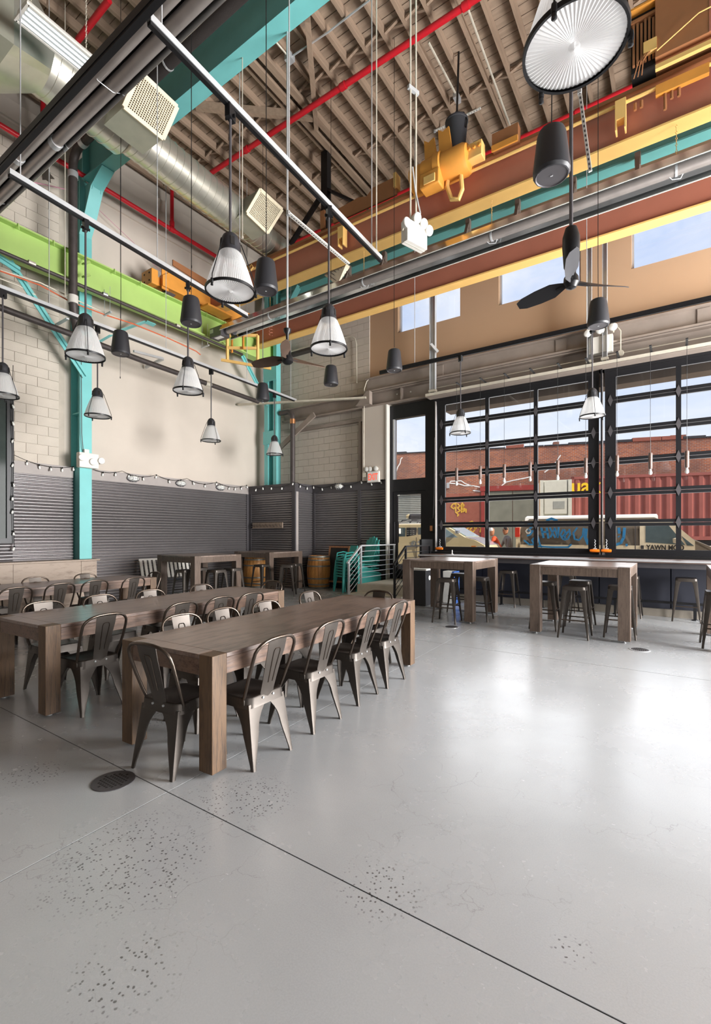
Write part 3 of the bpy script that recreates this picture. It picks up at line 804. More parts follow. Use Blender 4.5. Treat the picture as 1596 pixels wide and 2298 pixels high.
cd3 = thing('conduit_run', 'pale conduit loop on the block wall behind the pendant lamp', 'conduit', (0, 0, 0))
obj('pipe', MB().tube([at(760, 762, y=11.1), at(775, 757, y=11.1), at(790, 755, y=11.1), at(797, 760, y=11.1), at(800, 772, y=11.1), at(801, 860, y=11.1)], .018, 6), M['conduit'], cd3)
# diagonal wind strut and wall angles
st = thing('wind_strut', 'pale flat steel strut spanning the back corner', 'strut', (0, 0, 0))
obj('bar', MB().bar((-11.1, 9.95, 5.50), (-6.95, 10.72, 5.22), .10, .05), M['conduit'], st)
obj('gusset', MB().prism([(-7.3, 5.05), (-6.85, 5.05), (-6.85, 5.4), (-6.95, 5.4)], 10.72, 10.86, 'y'), M['beamgrey'], st)
st2 = thing('angle_brace', 'grey angle brace leaning on the back wall beside the black pipe', 'brace', (0, 0, 0))
obj('bar', MB().bar(at(628, 1005, y=10.82), at(706, 930, y=10.82), .15, .05, (0, -1, 0)), M['beamgrey'], st2)
h3 = thing('wall_angle', 'taupe steel angle framing the back-wall block panel', 'angle', (0, 0, 0))
obj('bar', MB().box(-9.9, -7.25, 11.04, 11.14, 4.70, 4.78), M['beamgrey'], h3)
obj('upright', MB().box(-7.42, -7.34, 11.04, 11.14, 3.02, 4.70), M['beamgrey'], h3)
lt = thing('cable_tray', 'dark ribbed cable tray on the block wall behind the small fan', 'tray', (0, 0, 0))
q0, q1 = at(654, 797, y=11.06), at(703, 783, y=11.06)
obj('tray', MB().bar(q0, q1, .2, .08), M['pipe'], lt)
obj('edge', MB().bar(q0+Vector((0, -.1, .06)), q1+Vector((0, -.1, .06)), .03, .04), M['conduit'], lt)
# ------------------------------------------------------------------ street door with transom
dr = sroot('door_1')
DY = 11.05
obj('jamb', MB().box(-6.41, -6.33, DY, DY+.15, .36, 4.98), M['frame'], dr)
obj('jamb', MB().box(-5.36, -5.06, DY, DY+.15, .36, 4.98), M['frame'], dr)
obj('head', MB().box(-6.33, -5.36, DY, DY+.15, 4.62, 4.98), M['frame'], dr)
obj('transom_bar', MB().box(-6.33, -5.36, DY, DY+.15, 2.68, 3.0), M['frame'], dr)
obj('side_stop', MB().box(-6.33, -6.28, DY+.02, DY+.1, 3.0, 4.62), M['steel'], dr)
obj('transom_pane', MB().box(-6.33, -5.36, DY+.07, DY+.08, 3.0, 4.62), M['glass'], dr)
lf = MB()
obj('stile', MB().box(-6.33, -6.2, DY+.03, DY+.09, .37, 2.68), M['frame'], dr)
obj('stile', MB().box(-5.50, -5.36, DY+.03, DY+.09, .37, 2.68), M['frame'], dr)
obj('rail', MB().box(-6.2, -5.50, DY+.03, DY+.09, 2.60, 2.68), M['frame'], dr)
obj('rail', MB().box(-6.2, -5.50, DY+.03, DY+.09, .37, .62), M['frame'], dr)
obj('door_pane', MB().box(-6.2, -5.50, DY+.055, DY+.063, .62, 2.60), M['glass'], dr)
for dy in (-.05, .17):
    obj('pull_handle', MB().tube([(-6.24, DY+.05, 1.86), (-6.24, DY+dy, 1.86), (-6.24, DY+dy-.0, 1.82), (-6.24, DY+dy, 1.36), (-6.24, DY+dy, 1.32), (-6.24, DY+.05, 1.32)], .013, 8), M['frame'], dr)
kp = thing('door_notice', 'small white notice sticker on the street door glass', 'sticker')
s0 = at(894, 1107, y=DY+.05)
obj('sheet', MB().box(s0.x-.035, s0.x+.035, DY+.045, DY+.053, s0.z-.07, s0.z+.07), M['paper'], kp)
obj('symbol', MB().box(s0.x-.015, s0.x+.015, DY+.043, DY+.045, s0.z-.01, s0.z+.04).prism([(s0.x-.012, s0.z-.02), (s0.x+.012, s0.z-.02), (s0.x, s0.z-.055)], DY+.043, DY+.045, 'y'), M['black'], kp)

# ------------------------------------------------------------------ sectional glass garage doors
GY = 10.90
ZR = [1.12, 1.77, 2.385, 3.02, 3.64, 4.265, 4.86]
hinge = MB().prism([(-.045, 0), (0, -.12), (.045, 0), (0, .12)], 0, .012, 'y').mesh('hinge_plate', 0); hinge.materials.append(M['trimd'])
def garage(name, x0, cols, pw_, x1=None):
    gd = sroot(name)
    st_ = .2; mu = .085
    xs = [x0]
    edges = []
    x = x0+st_
    for k in range(cols):
        edges.append((x, x+pw_)); x += pw_ + (mu if k < cols-1 else st_)
    xe = x
    for k in range(6):
        za, zb = ZR[k]+.004, ZR[k+1]-.004
        lo = .115 if k == 0 else .062
        hi = .062 if k < 5 else .12
        obj('section_rail', MB().box(x0, xe, GY, GY+.05, za, za+lo), M['frame'], gd)
        obj('section_rail', MB().box(x0, xe, GY, GY+.05, zb-hi, zb), M['frame'], gd)
        obj('stile', MB().box(x0, x0+st_, GY-.002, GY+.05, za+lo, zb-hi), M['frame'], gd)
        obj('stile', MB().box(xe-st_, xe, GY-.002, GY+.05, za+lo, zb-hi), M['frame'], gd)
        for j in range(cols-1):
            obj('mullion', MB().box(edges[j][1], edges[j+1][0], GY-.002, GY+.05, za+lo, zb-hi), M['frame'], gd)
        for a, b in edges:
            obj('pane', MB().box(a, b, GY+.02, GY+.026, za+lo, zb-hi), M['glass'], gd)
        if k:
            for hx in [x0+.1] + [(edges[j][1]+edges[j+1][0])/2 for j in range(cols-1)] + [xe-.1]:
                o = bpy.data.objects.new('hinge_plate', hinge); COL.objects.link(o); o.parent = gd; o.location = (hx, GY-.016, ZR[k])
    obj('header_plate', MB().box(x0-.1, xe+.1, GY, GY+.06, 4.86, 4.97), M['frame'], gd)
    for tx in (x0-.045, xe+.045):
        obj('track', MB().box(tx-.008, tx+.008, GY-.04, GY+.03, 1.1, 4.85), M['heater'], gd)
    for lx, s in ((x0+.1, 1), (xe-.1, -1)):
        obj('latch_bracket', MB().box(lx-.09, lx+.06, GY-.02, GY, 1.30, 1.62), M['frame'], gd)
    return xe
x_end1 = garage('door_2', -4.95, 3, 1.01)
x_end2 = garage('door_3', -1.24, 4, 1.005)
struct('trim_6', MB().box(x_end1+.07, -1.24-.07, GY-.06, GY+.1, 1.07, 4.92), M['frame'])
# door latches with orange grips
def latch(px, py, label):
    p = at(px, py, y=GY-.1)
    t = thing('door_latch', label, 'latch', (p.x, p.y, p.z), group='orange grips on the garage door corners')
    obj('grip', MB().lathe([(0, -.095), (.028, -.09), (.034, -.06), (.034, .06), (.028, .09), (0, .095)], (0, 0, 0), 12, 'x'), M['orangegrip'], t)
    ch = MB(); 
    for k in range(6):
        ch.tube([(.02*(k % 2)-.01, .04, .05+k*.03), (.02*((k+1) % 2)-.01, .04, .08+k*.03)], .008, 5)
    obj('chain', ch, M['steel'], t)
    obj('bracket', MB().box(-.03, .03, .0, .09, -.03, .05), M['steel'], t)
latch(1335, 1236, 'orange latch grip left of the middle post between garage doors')
latch(1361, 1236, 'orange latch grip right of the middle post between garage doors')
latch(986, 1231, 'orange latch grip at left corner of the left garage door')
# pale posts in front of the header
def post(label, x, y, z0, z1, wd=.13):
    t = thing('steel_post', label, 'post', (x, y, z0))
    obj('channel', MB().box(-wd/2, wd/2, -.03, .0, 0, z1-z0).box(-wd/2, -wd/2+.012, -.09, -.03, 0, z1-z0).box(wd/2-.012, wd/2, -.09, -.03, 0, z1-z0), M['steel'], t)
    obj('base_clip', MB().box(-wd/2-.02, wd/2+.02, -.1, 0.0, .1, .16), M['conduit'], t)
post('pale steel post beside the left clerestory window', -5.0, 10.78, 4.94, 7.9, .15)
post('pale steel post behind the ceiling fan, left of the pair', -1.50, 10.78, 4.94, 7.9, .09)
post('pale steel post behind the ceiling fan, right of the pair', -1.22, 10.78, 4.94, 7.9, .09)
ar = thing('angle_offcut', 'short steel angle stub sticking out beside the left post', 'angle')
obj('bar', MB().bar(at(967, 772, y=10.6), at(983, 790, y=10.7), .05, .06), M['steel'], ar)

# opener box on the frame between door and garage door
ob = thing('door_switch_box', 'black switch box with brass plate right of the street door', 'switch box')
q = at(972, 1178, y=11.0)
obj('box', MB().box(q.x-.09, q.x+.09, 10.97, 11.05, q.z-.17, q.z+.17), M['black'], ob, bevel=.004)
obj('brass_plate', MB().box(q.x-.07, q.x+.0, 10.965, 10.97, q.z-.15, q.z-.02), M['copper'], ob)
obj('cord', MB().tube([(q.x, 11.0, q.z+.17), (q.x+.03, 11.0, q.z+.8), (q.x+.04, 11.0, q.z+2.2)], .006, 5), M['pipe'], ob)

# ------------------------------------------------------------------ counter under the windows
ct = thing('window_counter', 'long dark counter running under the garage door windows', 'counter')
obj('worktop', MB().box(-5.02, 6.5, 9.97, 10.84, 1.025, 1.07), M['countertop'], ct, bevel=.003)
obj('edge_strip', MB().box(-5.02, 6.5, 9.96, 9.972, 1.045, 1.068), M['steel'], ct)
x = -4.9
while x < 6.3:
    obj('front_panel', MB().box(x, x+1.18, 10.62, 10.65, .10, 1.02), M['navy'], ct); x += 1.2
obj('apron', MB().box(-5.0, 6.5, 10.05, 10.08, .93, 1.025), M['trimd'], ct)
obj('foot_rail', MB().box(-4.4, 6.3, 10.36, 10.40, .27, .31), M['black'], ct)
for x in (-4.3, -3.2, -2.35, -1.0, .25, 1.5):
    obj('rail_post', MB().box(x-.025, x+.025, 10.37, 10.39, .02, .27).lathe([(0, .0), (.05, 0), (.05, .015), (.02, .02)], (x, 10.38, 0), 10), M['black'], ct)
struct('baseboard_north', MB().box(-5.0, XE, 10.55, 10.72, 0, .14), M['curb'])
struct('trim_7', MB().box(-5.06, XE, 10.72, GY+.05, 1.07, 1.12), M['black'])
ep = thing('counter_end_post', 'black steel upright closing the left end of the counter', 'post')
obj('plate', MB().box(-5.10, -5.04, 10.2, 10.8, 0, 1.42), M['black'], ep)
wh = thing('door_stop_peg', 'small white peg standing on the counter end', 'peg', tuple(at(1015, 1244, z=1.07)))
obj('peg', MB().lathe([(0, 0), (.03, 0), (.03, .01), (.012, .015), (.012, .10), (.0, .105)], (0, 0, 0), 10), M['paper'], wh)

# bulbs hung in front of the windows
wbx = [(1025, 1062, 905), (1078, 1058, 880), (1132, 1054, 870), (1190, 1050, 860), (1252, 1046, 846), (1315, 1041, 838), (1385, 1036, 824), (1460, 1031, 811), (1542, 1027, 797)]
names9 = ['first', 'second', 'third', 'fourth', 'fifth', 'sixth', 'seventh', 'eighth', 'ninth']
for k, (px, py, pt) in enumerate(wbx):
    p = at(px, py, y=10.3)
    t = thing('bulb_pendant', 'wood-socket bulb on a cord before the windows, %s from the left' % names9[k], 'pendant', (p.x, 10.3, 5.02), group='bare bulb pendants in front of the garage doors')
    dz = p.z-5.02
    obj('cord', MB().tube([(0, 0, 0), (0, 0, dz+.12)], .004, 5), M['black'], t)
    obj('socket', MB().lathe([(0, dz+.12), (.030, dz+.12), (.034, dz+.10), (.034, dz-.17), (.028, dz-.18)], (0, 0, 0), 12, cap=True), M['countertop'], t)
    obj('bulb', MB().lathe([(.016, dz-.18), (.018, dz-.2), (.027, dz-.225), (.031, dz-.25), (.026, dz-.275), (0, dz-.287)], (0, 0, 0), 14), M['lens2'], t)
    obj('hook', MB().box(-.02, .02, -.02, .6, -.005, .01), M['frame'], t)

# ------------------------------------------------------------------ landing, step, railings
struct('trim_8', MB().box(-6.3, -4.95, 9.32, 11.05, 0, .36), M['walk'])
struct('trim_9', MB().box(-6.3, -4.95, 9.02, 9.32, 0, .18), M['walk'])
def railing(name, label, x, mat_, y0=8.86, y1=9.36, y2=10.95):
    t = thing(name, label, 'railing', (x, y1, 0))
    a, b, c = y0-y1, 0.0, y2-y1
    obj('post', MB().box(-.02, .02, a-.02, a+.02, 0, .90), mat_, t)
    obj('post', MB().box(-.02, .02, b-.02, b+.02, .36, 1.26), mat_, t)
    obj('post', MB().box(-.02, .02, c-.02, c+.02, .36, 1.26), mat_, t)
    obj('top_rail', MB().bar((0, a-.06, .88), (0, b, 1.27), .045, .03).bar((0, b-.01, 1.27), (0, c+.04, 1.27), .045, .03), mat_, t)
    for k in range(6):
        zo = -.125*(k+1)
        obj('infill_bar', MB().tube([(0, a, .90+zo+.02), (0, b, 1.26+zo), (0, c, 1.26+zo)], .008, 6), mat_, t)
    return t
railing('stair_railing', 'silver stair railing left of the landing', -6.22, M['steel'])
railing('stair_railing', 'black stair railing right of the landing', -5.02, M['black'], 8.86, 9.36, 10.6)

# ------------------------------------------------------------------ exit sign with lamp heads
p = at(838, 1070, y=10.9)
ex = thing('exit_sign', 'lit red exit sign with emergency lamp heads on the grey pier', 'exit sign', tuple(p))
obj('housing', MB().box(-.19, .19, -.02, .06, -.15, .15), M['white'], ex, bevel=.006)
obj('face', MB().box(-.165, .165, -.026, -.02, -.125, .125), M['paper'], ex)
text('lettering', 'EXIT', M['exit'], ex, (0, -.027, -.085), (PI/2, 0, 0), .245, .62, .001, .006, 'CENTER')
for k, hx in enumerate((-.19, -.08, .10)):
    hd = obj('lamp_head', MB().lathe([(0, .05), (.05, .04), (.068, -.03), (.06, -.035), (0, -.03)], (hx, -.02, .215), 14, 'y'), M['white'], ex)
    obj('lens', MB().lathe([(.058, -.036), (.03, -.045), (0, -.047)], (hx, -.02, .215), 14, 'y'), M['lens2'], hd)
# ------------------------------------------------------------------ dining tables
def table(name, label, x0, y0, wd, ln, ht, lw, ap, rz, legm, topm, apm, cat='table', group=None, foot=.02):
    """x0,y0: near left corner; runs wd along x, ln along y; turned by rz about that corner."""
    t = thing(name, label, cat, (x0, y0, 0), rz, group)
    obj('tabletop', MB().box(lw+.001, wd-lw-.001, .001, lw, ht-.03, ht).box(.001, wd-.001, lw, ln-lw, ht-.03, ht).box(lw+.001, wd-lw-.001, ln-lw, ln-.001, ht-.03, ht), topm, t, bevel=.003)
    for (a, b, c, d) in ((lw+.002, wd-lw-.002, .004, .034), (lw+.002, wd-lw-.002, ln-.034, ln-.004)):
        obj('apron', MB().box(a, b, c, d, ht-ap, ht-.031), apm, t, bevel=.002)
    for (a, b) in ((.004, .034), (wd-.034, wd-.004)):
        obj('apron', MB().box(a, b, lw+.002, ln-lw-.002, ht-ap, ht-.031), apm, t, bevel=.002)
    for (a, b) in ((0, 0), (wd-lw, 0), (0, ln-lw), (wd-lw, ln-lw)):
        l = obj('leg', MB().box(0, lw, 0, lw, 0, ht-foot), legm, t, bevel=.004)
        l.location = (a, b, foot)
        obj('levelling_foot', MB().lathe([(0, -foot), (.022, -foot), (.022, -foot+.006), (.008, -foot+.008), (.008, .004)], (lw/2, lw/2, 0), 10, cap=True), M['steel'], l)
    return t
SKR = .047
table('dining_table', 'long brown wooden table nearest the camera, chairs all round', -3.36, 1.90, .95, 3.05, .765, .122, .135, SKR, M['leg'], M['top'], M['apron'], group='long dining tables')
table('dining_table', 'long brown wooden table in the middle of the three long tables', -5.30, 1.76, .95, 3.05, .765, .122, .135, SKR, M['leg'], M['top'], M['apron'], group='long dining tables')
table('dining_table', 'long brown wooden table closest to the left wall bench', -8.58, 1.95, .95, 3.05, .765, .122, .135, SKR, M['leg'], M['top'], M['apron'], group='long dining tables')
bt = (M['barwood'], M['bartop'], M['barwood'])
table('bar_table', 'tall bar table just right of the stair landing', -4.26, 7.82, 1.36, 1.36, 1.07, .155, .15, 0.0, *bt, group='tall bar tables', foot=.03)
table('bar_table', 'tall bar table in front of the middle post between garage doors', -1.91, 7.62, 1.36, 1.38, 1.07, .155, .15, 0.0, *bt, group='tall bar tables', foot=.03)
table('bar_table', 'tall bar table cut off by the right edge of the photo', .36, 7.70, 1.36, 1.38, 1.07, .155, .15, 0.0, *bt, group='tall bar tables', foot=.03)
table('bar_table', 'tall bar table near the corrugated wall beyond the dining tables', -9.88, 6.42, 1.36, 1.30, 1.07, .155, .15, 0.0, *bt, group='tall bar tables', foot=.03)
table('bar_table', 'tall bar table in the back corner beside the barrel', -10.10, 8.90, 1.34, 1.30, 1.07, .155, .15, 0.0, *bt, group='tall bar tables', foot=.03)

# ------------------------------------------------------------------ metal cafe chair
def rrect(hx, hy, r, z, n=5, cx=0, cy=0):
    pts = []
    for (sx, sy, a0) in ((1, 1, 0), (-1, 1, PI/2), (-1, -1, PI), (1, -1, 3*PI/2)):
        for k in range(n):
            a = a0 + PI/2*k/(n-1)
            pts.append(Vector((cx+sx*(hx-r)+r*math.cos(a), cy+sy*(hy-r)+r*math.sin(a), z)))
    return pts
def smile(v):
    return v
def pressed_leg(corner_top, corner_bot, inx, iny, ztop, w_top, w_mid, w_bot, zarch):
    """pressed steel leg: two faces folded about the outer corner, arching into the seat skirt"""
    mb = MB(); L = []
    n = 12
    for k in range(n+1):
        t = k/n
        z = ztop*(1-t)
        c = Vector(corner_top).lerp(Vector(corner_bot), t)
        if z > zarch:
            u = (z-zarch)/(ztop-zarch); wv = w_mid + (w_top-w_mid)*(u**2.1)
        else:
            u = z/zarch; wv = w_bot + (w_mid-w_bot)*min(1, max(0, (u-.10)/.9))
        c.z = z
        ex, ey = Vector((inx, 0, 0)), Vector((0, iny, 0))
        th = .010
        ring = [c+ex*wv, c+ex*wv*.45+ey*(-.004), c, c+ey*wv*.45+ex*(-.004), c+ey*wv,
                c+ey*wv+ex*th, c+ey*wv*.5+ex*th, c+(ex+ey)*th*1.4, c+ex*wv*.5+ey*th, c+ex*wv+ey*th]
        L.append(ring)
    mb.loft(L)
    return mb
def make_chair(label):
    t = thing('metal_chair', label, 'chair')
    # seat pan with rolled rim
    s = MB().loft([rrect(.165, .165, .055, .438), rrect(.178, .176, .06, .445), rrect(.178, .176, .06, .452), rrect(.168, .166, .055, .456), rrect(.15, .148, .05, .449), rrect(.05, .05, .02, .447)])
    obj('seat', s, M['chairseat'], t, smooth=40)
    obj('skirt', MB().loft([rrect(.180, .178, .06, .448), rrect(.183, .181, .06, .40), rrect(.186, .184, .058, .385), rrect(.179, .177, .055, .385), rrect(.174, .172, .055, .446)], cap=False), M['chair'], t, smooth=40)
    for sx in (-1, 1):
        for sy in (-1, 1):
            hb = (.195 if sy < 0 else .222)
            top = (sx*.172, sy*.170, .41); bot = (sx*hb, sy*(.235 if sy < 0 else .215), 0)
            obj('leg', pressed_leg(top, bot, -sx, -sy, .41, .172, .074, .026, .22), M['chair'], t, smooth=50)
    # hoop back
    pts = [(-.176, -.125, .43), (-.185, -.155, .50), (-.196, -.20, .62), (-.198, -.235, .72)]
    for k in range(0, 13):
        a = PI - PI*k/12
        c_, s_ = math.cos(a), max(0.0, math.sin(a))
        pts.append((math.copysign(.200*abs(c_)**.72, c_), -.235-.045*s_**.8, .725+.118*s_**.78))
    pts += [(.196, -.20, .62), (.185, -.155, .50), (.176, -.125, .43)]
    q = []
    for p in pts:
        if not q or (Vector(p)-Vector(q[-1])).length > .006: q.append(p)
    obj('back_frame', MB().tube(q, .0115, 8), M['tubem'], t, smooth=60)
    # centre splat, wider at the top, with a pressed outline
    rows = [(.425, -.176, .066), (.47, -.180, .064), (.55, -.203, .068), (.65, -.231, .076), (.75, -.262, .085), (.832, -.280, .089)]
    f = []
    for z, yv, hw in rows:
        f.append([Vector((-hw, yv+.006, z)), Vector((-hw*.5, yv-.001, z)), Vector((0, yv-.003, z)), Vector((hw*.5, yv-.001, z)), Vector((hw, yv+.006, z)),
                  Vector((hw, yv+.010, z)), Vector((0, yv+.003, z)), Vector((-hw, yv+.010, z))])
    obj('splat', MB().loft(f), M['chair'], t, smooth=40)
    def sp(u, z):
        for (a, b) in zip(rows, rows[1:]):
            if a[0] <= z <= b[0]:
                k = (z-a[0])/(b[0]-a[0]); return (u, a[1]+(b[1]-a[1])*k, z)
    for off in (-.0045, .0062):
        path = [(-.020, .53), (-.024, .62), (-.031, .745), (-.026, .762), (-.018, .768), (.018, .768), (.026, .762), (.031, .745), (.024, .62), (.020, .53)]
        obj('pressed_bead', MB().tube([Vector(sp(u, z))+Vector((0, off+abs(u)*.06, 0)) for u, z in path], .0035, 5), M['tubem'], t)
    for (x, yv) in ((-.05, -.183), (.05, -.183), (-.178, -.115), (.178, -.115)):
        obj('rivet', MB().lathe([(0, -.006), (.008, -.004), (.008, .004)], (x, yv, .432), 8, 'y'), M['steel'], t)
    for (x, yv) in ((-.178, -.11), (.178, -.11)):
        obj('back_bracket', MB().box(x-.008, x+.008, yv-.03, yv+.02, .405, .45), M['chair'], t, bevel=.003)
    return t
chair0 = None
def chair(x, y, rz, label, group):
    global chair0
    if chair0 is None:
        chair0 = make_chair(label); chair0.location = (x, y, 0); chair0.rotation_euler = (0, 0, rz); chair0['group'] = group
        return chair0
    return dup(chair0, (x, y, 0), rz, label, group)
OR = ['nearest', 'second', 'third', 'farthest']
def side(tn, name, xs_ys, rz, group):
    for k, (x, y) in enumerate(xs_ys):
        chair(x, y, rz + random.uniform(-.04, .04), 'gunmetal cafe chair on the %s, %s from the camera' % (name, OR[k]), group)
R90 = PI/2
G1 = 'chairs around the front table'; G2 = 'chairs around the middle table'; G3 = 'chairs around the table by the wall'
side(0, 'window side of the front table', [(-2.50, 2.335), (-2.545, 3.0), (-2.60, 3.68), (-2.62, 4.255)], R90+.04, G1)
side(0, 'wall side of the front table', [(-3.27, 2.53), (-3.25, 2.97), (-3.27, 3.53), (-3.42, 4.42)], -R90+.04, G1)
chair(-2.80, 1.995, .10, 'gunmetal cafe chair at the near end of the front table, facing away', G1)
chair(-3.02, 4.66+.02, PI, 'gunmetal cafe chair at the far end of the front table', G1)
side(1, 'window side of the middle table', [(-4.36, 2.16), (-4.42, 2.97), (-4.45, 3.5), (-4.44, 3.95)], R90+.04, G2)
side(1, 'wall side of the middle table', [(-5.13, 2.22), (-5.19, 2.84), (-5.17, 3.44), (-5.17, 4.21)], -R90+.04, G2)
chair(-4.98, 4.86, PI, 'gunmetal cafe chair at the far end of the middle table', G2)
side(2, 'window side of the wall-bench table', [(-7.40, 2.60), (-7.47, 3.18), (-7.52, 3.69), (-7.47, 4.26)], R90+.04, G3)
side(2, 'wall side of the wall-bench table', [(-8.33, 2.75), (-8.33, 3.42), (-8.37, 4.23)], -R90+.04, G3)
chair(-7.95, 4.86, PI, 'gunmetal cafe chair at the far end of the table by the wall bench', G3)

# ------------------------------------------------------------------ metal bar stool
def make_stool(label):
    t = thing('bar_stool', label, 'stool')
    s = MB().loft([rrect(.145, .145, .04, .745), rrect(.155, .155, .045, .752), rrect(.155, .155, .045, .760), rrect(.146, .146, .04, .764), rrect(.05, .05, .02, .760)])
    obj('seat', s, M['chairseat'], t, smooth=40)
    obj('skirt', MB().loft([rrect(.157, .157, .045, .755), rrect(.161, .161, .045, .705), rrect(.154, .154, .04, .705), rrect(.150, .150, .04, .753)], cap=False), M['chair'], t, smooth=40)
    for sx in (-1, 1):
        for sy in (-1, 1):
            l = pressed_leg((sx*.155, sy*.155, .72), (sx*.215, sy*.215, 0), -sx, -sy, .72, .085, .058, .024, .60)
            obj('leg', l, M['chair'], t, smooth=50)
    for z, e in ((.27, .187), (.33, .182)):
        pass
    for k in range(4):
        a = k*PI/2; e = .186; z = .27 if k % 2 else .32
        c, s_ = math.cos(a), math.sin(a)
        p = (c*e - s_*e, s_*e + c*e, z); q = (c*e + s_*e, s_*e - c*e, z)
        obj('foot_bar', MB().tube([p, q], .010, 6), M['tubem'], t)
    return t
stool0 = None
def stool(x, y, rz, label, group):
    global stool0
    if stool0 is None:
        stool0 = make_stool(label); stool0.location = (x, y, 0); stool0.rotation_euler = (0, 0, rz); stool0['group'] = group
        return
    dup(stool0, (x, y, 0), rz, label, group)
GS = 'gunmetal stools at the bar tables'
stool(-3.36, 7.80, .12, 'gunmetal bar stool under the bar table by the landing, front left', GS)
stool(-3.58, 8.98, .03, 'gunmetal bar stool at the back of the bar table by the landing', GS)
stool(-2.97, 8.32, .08, 'gunmetal bar stool at the right side of the bar table by the landing', GS)
stool(-1.80, 8.17, .02, 'gunmetal bar stool at left of the bar table before the middle post', GS)
stool(-1.28, 7.74, .02, 'gunmetal bar stool in front centre of the bar table before the middle post', GS)
stool(-1.36, 8.72, .0, 'gunmetal bar stool with white-lit seat behind the front centre stool', GS)
stool(-.72, 8.13, .05, 'gunmetal bar stool at right of the bar table before the middle post', GS)
stool(.47, 8.10, .04, 'gunmetal bar stool at the bar table cut by the right edge', GS)
GC = 'brown stools under the window counter'
stool(-3.02, 10.25, .0, 'bar stool under the window counter, right of the landing bar table', GC)
stool(-1.86, 10.25, .0, 'bar stool under the counter, seen behind the middle bar table left side', GC)
stool(-.76, 10.25, .0, 'bar stool under the counter, just right of the middle bar table', GC)
stool(.12, 10.27, .0, 'bar stool under the counter between the middle and right bar tables', GC)
GL = 'stools at the bar tables near the left wall'
stool(-8.96, 6.50, .05, 'bar stool inside the left leg of the bar table near the corrugated wall', GL)
stool(-9.22, 7.05, .0, 'bar stool behind, half hidden, at left of the corrugated-wall bar table', GL)
stool(-8.36, 6.86, .02, 'bar stool at the right face of the bar table near the corrugated wall', GL)
stool(-8.45, 7.40, .02, 'bar stool farther back at the right of the corrugated-wall bar table', GL)
stool(-8.86, 8.72, .05, 'bar stool left of the corner bar table, before the left barrel', GL)
stool(-8.16, 8.92, .60, 'bar stool with bright leg at the right face of the corner bar table', GL)
stool(-8.40, 9.45, .1, 'bar stool half hidden at the right of the corner bar table', GL)

# ------------------------------------------------------------------ banquette at the left wall
bq = thing('banquette', 'wooden banquette back with a cap along the left wall', 'bench', (-10.61, 2.2, 0))
obj('cap', MB().box(-.16, .16, -1.2, 3.22, .965, 1.0), M['bench'], bq, bevel=.004)
for y0, y1 in ((-1.2, .2), (.2, 1.6), (1.6, 2.85), (2.85, 3.18)):
    obj('back_panel', MB().box(.06, .10, y0+.003, y1-.003, .56, .965), M['bench'], bq)
obj('ledge', MB().box(.08, .13, -1.2, 3.18, .53, .56), M['bench'], bq)
obj('seat', MB().box(.08, .52, -1.2, 3.0, .42, .46), M['bench'], bq, bevel=.004)
for y0, y1 in ((-1.2, .7), (.7, 1.9), (1.9, 3.0)):
    obj('base_board', MB().box(.42, .45, y0+.003, y1-.003, 0, .42), M['bench'], bq)
# white slatted bench by the corrugated wall
sb = thing('slatted_bench', 'white slatted bench against the corrugated wall behind the bar table', 'bench', (-10.55, 7.55, 0))
for k in range(17):
    yk = -.95+k*.118
    obj('slat', MB().bar((-.18, yk, .44), (-.30, yk, .92), .02, .07, (0, 1, 0)), M['white'], sb)
obj('seat', MB().box(-.2, .22, -1.0, 1.0, .41, .45), M['blackp'], sb)
for yk in (-.95, .95):
    obj('leg', MB().box(-.2, -.14, yk-.03, yk+.03, 0, .41), M['blackp'], sb)
    obj('leg', MB().box(.14, .2, yk-.03, yk+.03, 0, .41), M['blackp'], sb)
obj('top_rail', MB().bar((-.30, -1.0, .92), (-.30, 1.0, .92), .03, .04), M['white'], sb)

# ------------------------------------------------------------------ barrels
def barrel(label, x, y, r=.35, h=.93):
    t = thing('oak_barrel', label, 'barrel', (x, y, 0), 0, 'wine barrels by the dark wainscot')
    R = lambda z: r*(.80+.20*math.sin(PI*(z/h*.86+.07)))
    ns = 20
    vs = MB()
    prof = [(R(h*k/10), h*k/10) for k in range(11)]
    for k in range(ns):
        st_ = MB(); a0 = 2*PI*k/ns+.012; a1 = 2*PI*(k+1)/ns-.012; am = (a0+a1)/2
        rings = []
        for rr, z in prof:
            rings.append([Vector((math.cos(a)*q, math.sin(a)*q, z)) for a, q in ((a0, rr-.004), (am, rr), (a1, rr-.004), (a1, rr-.03), (a0, rr-.03))])
        st_.loft(rings)
        obj('stave', st_, M['oak'], t, smooth=30)
    obj('head', MB().lathe([(0, h-.05), (R(h)-.025, h-.05), (R(h)-.025, h-.07), (0, h-.07)], (0, 0, 0), 24), M['oak'], t)
    for z0, z1 in ((.0, .05), (.10, .14), (.27, .31), (h-.31, h-.27), (h-.14, h-.10), (h-.05, h)):
        obj('hoop', MB().lathe([(R(z0)+.001, z0), (R(z0)+.006, z0), (R(z1)+.006, z1), (R(z1)+.001, z1)], (0, 0, 0), 32), M['hoop'], t)
barrel('oak wine barrel partly hidden behind the corner bar table', -10.30, 9.90-.02+.0)
barrel('oak wine barrel standing in the open by the chalkboard', -8.56, 10.70)
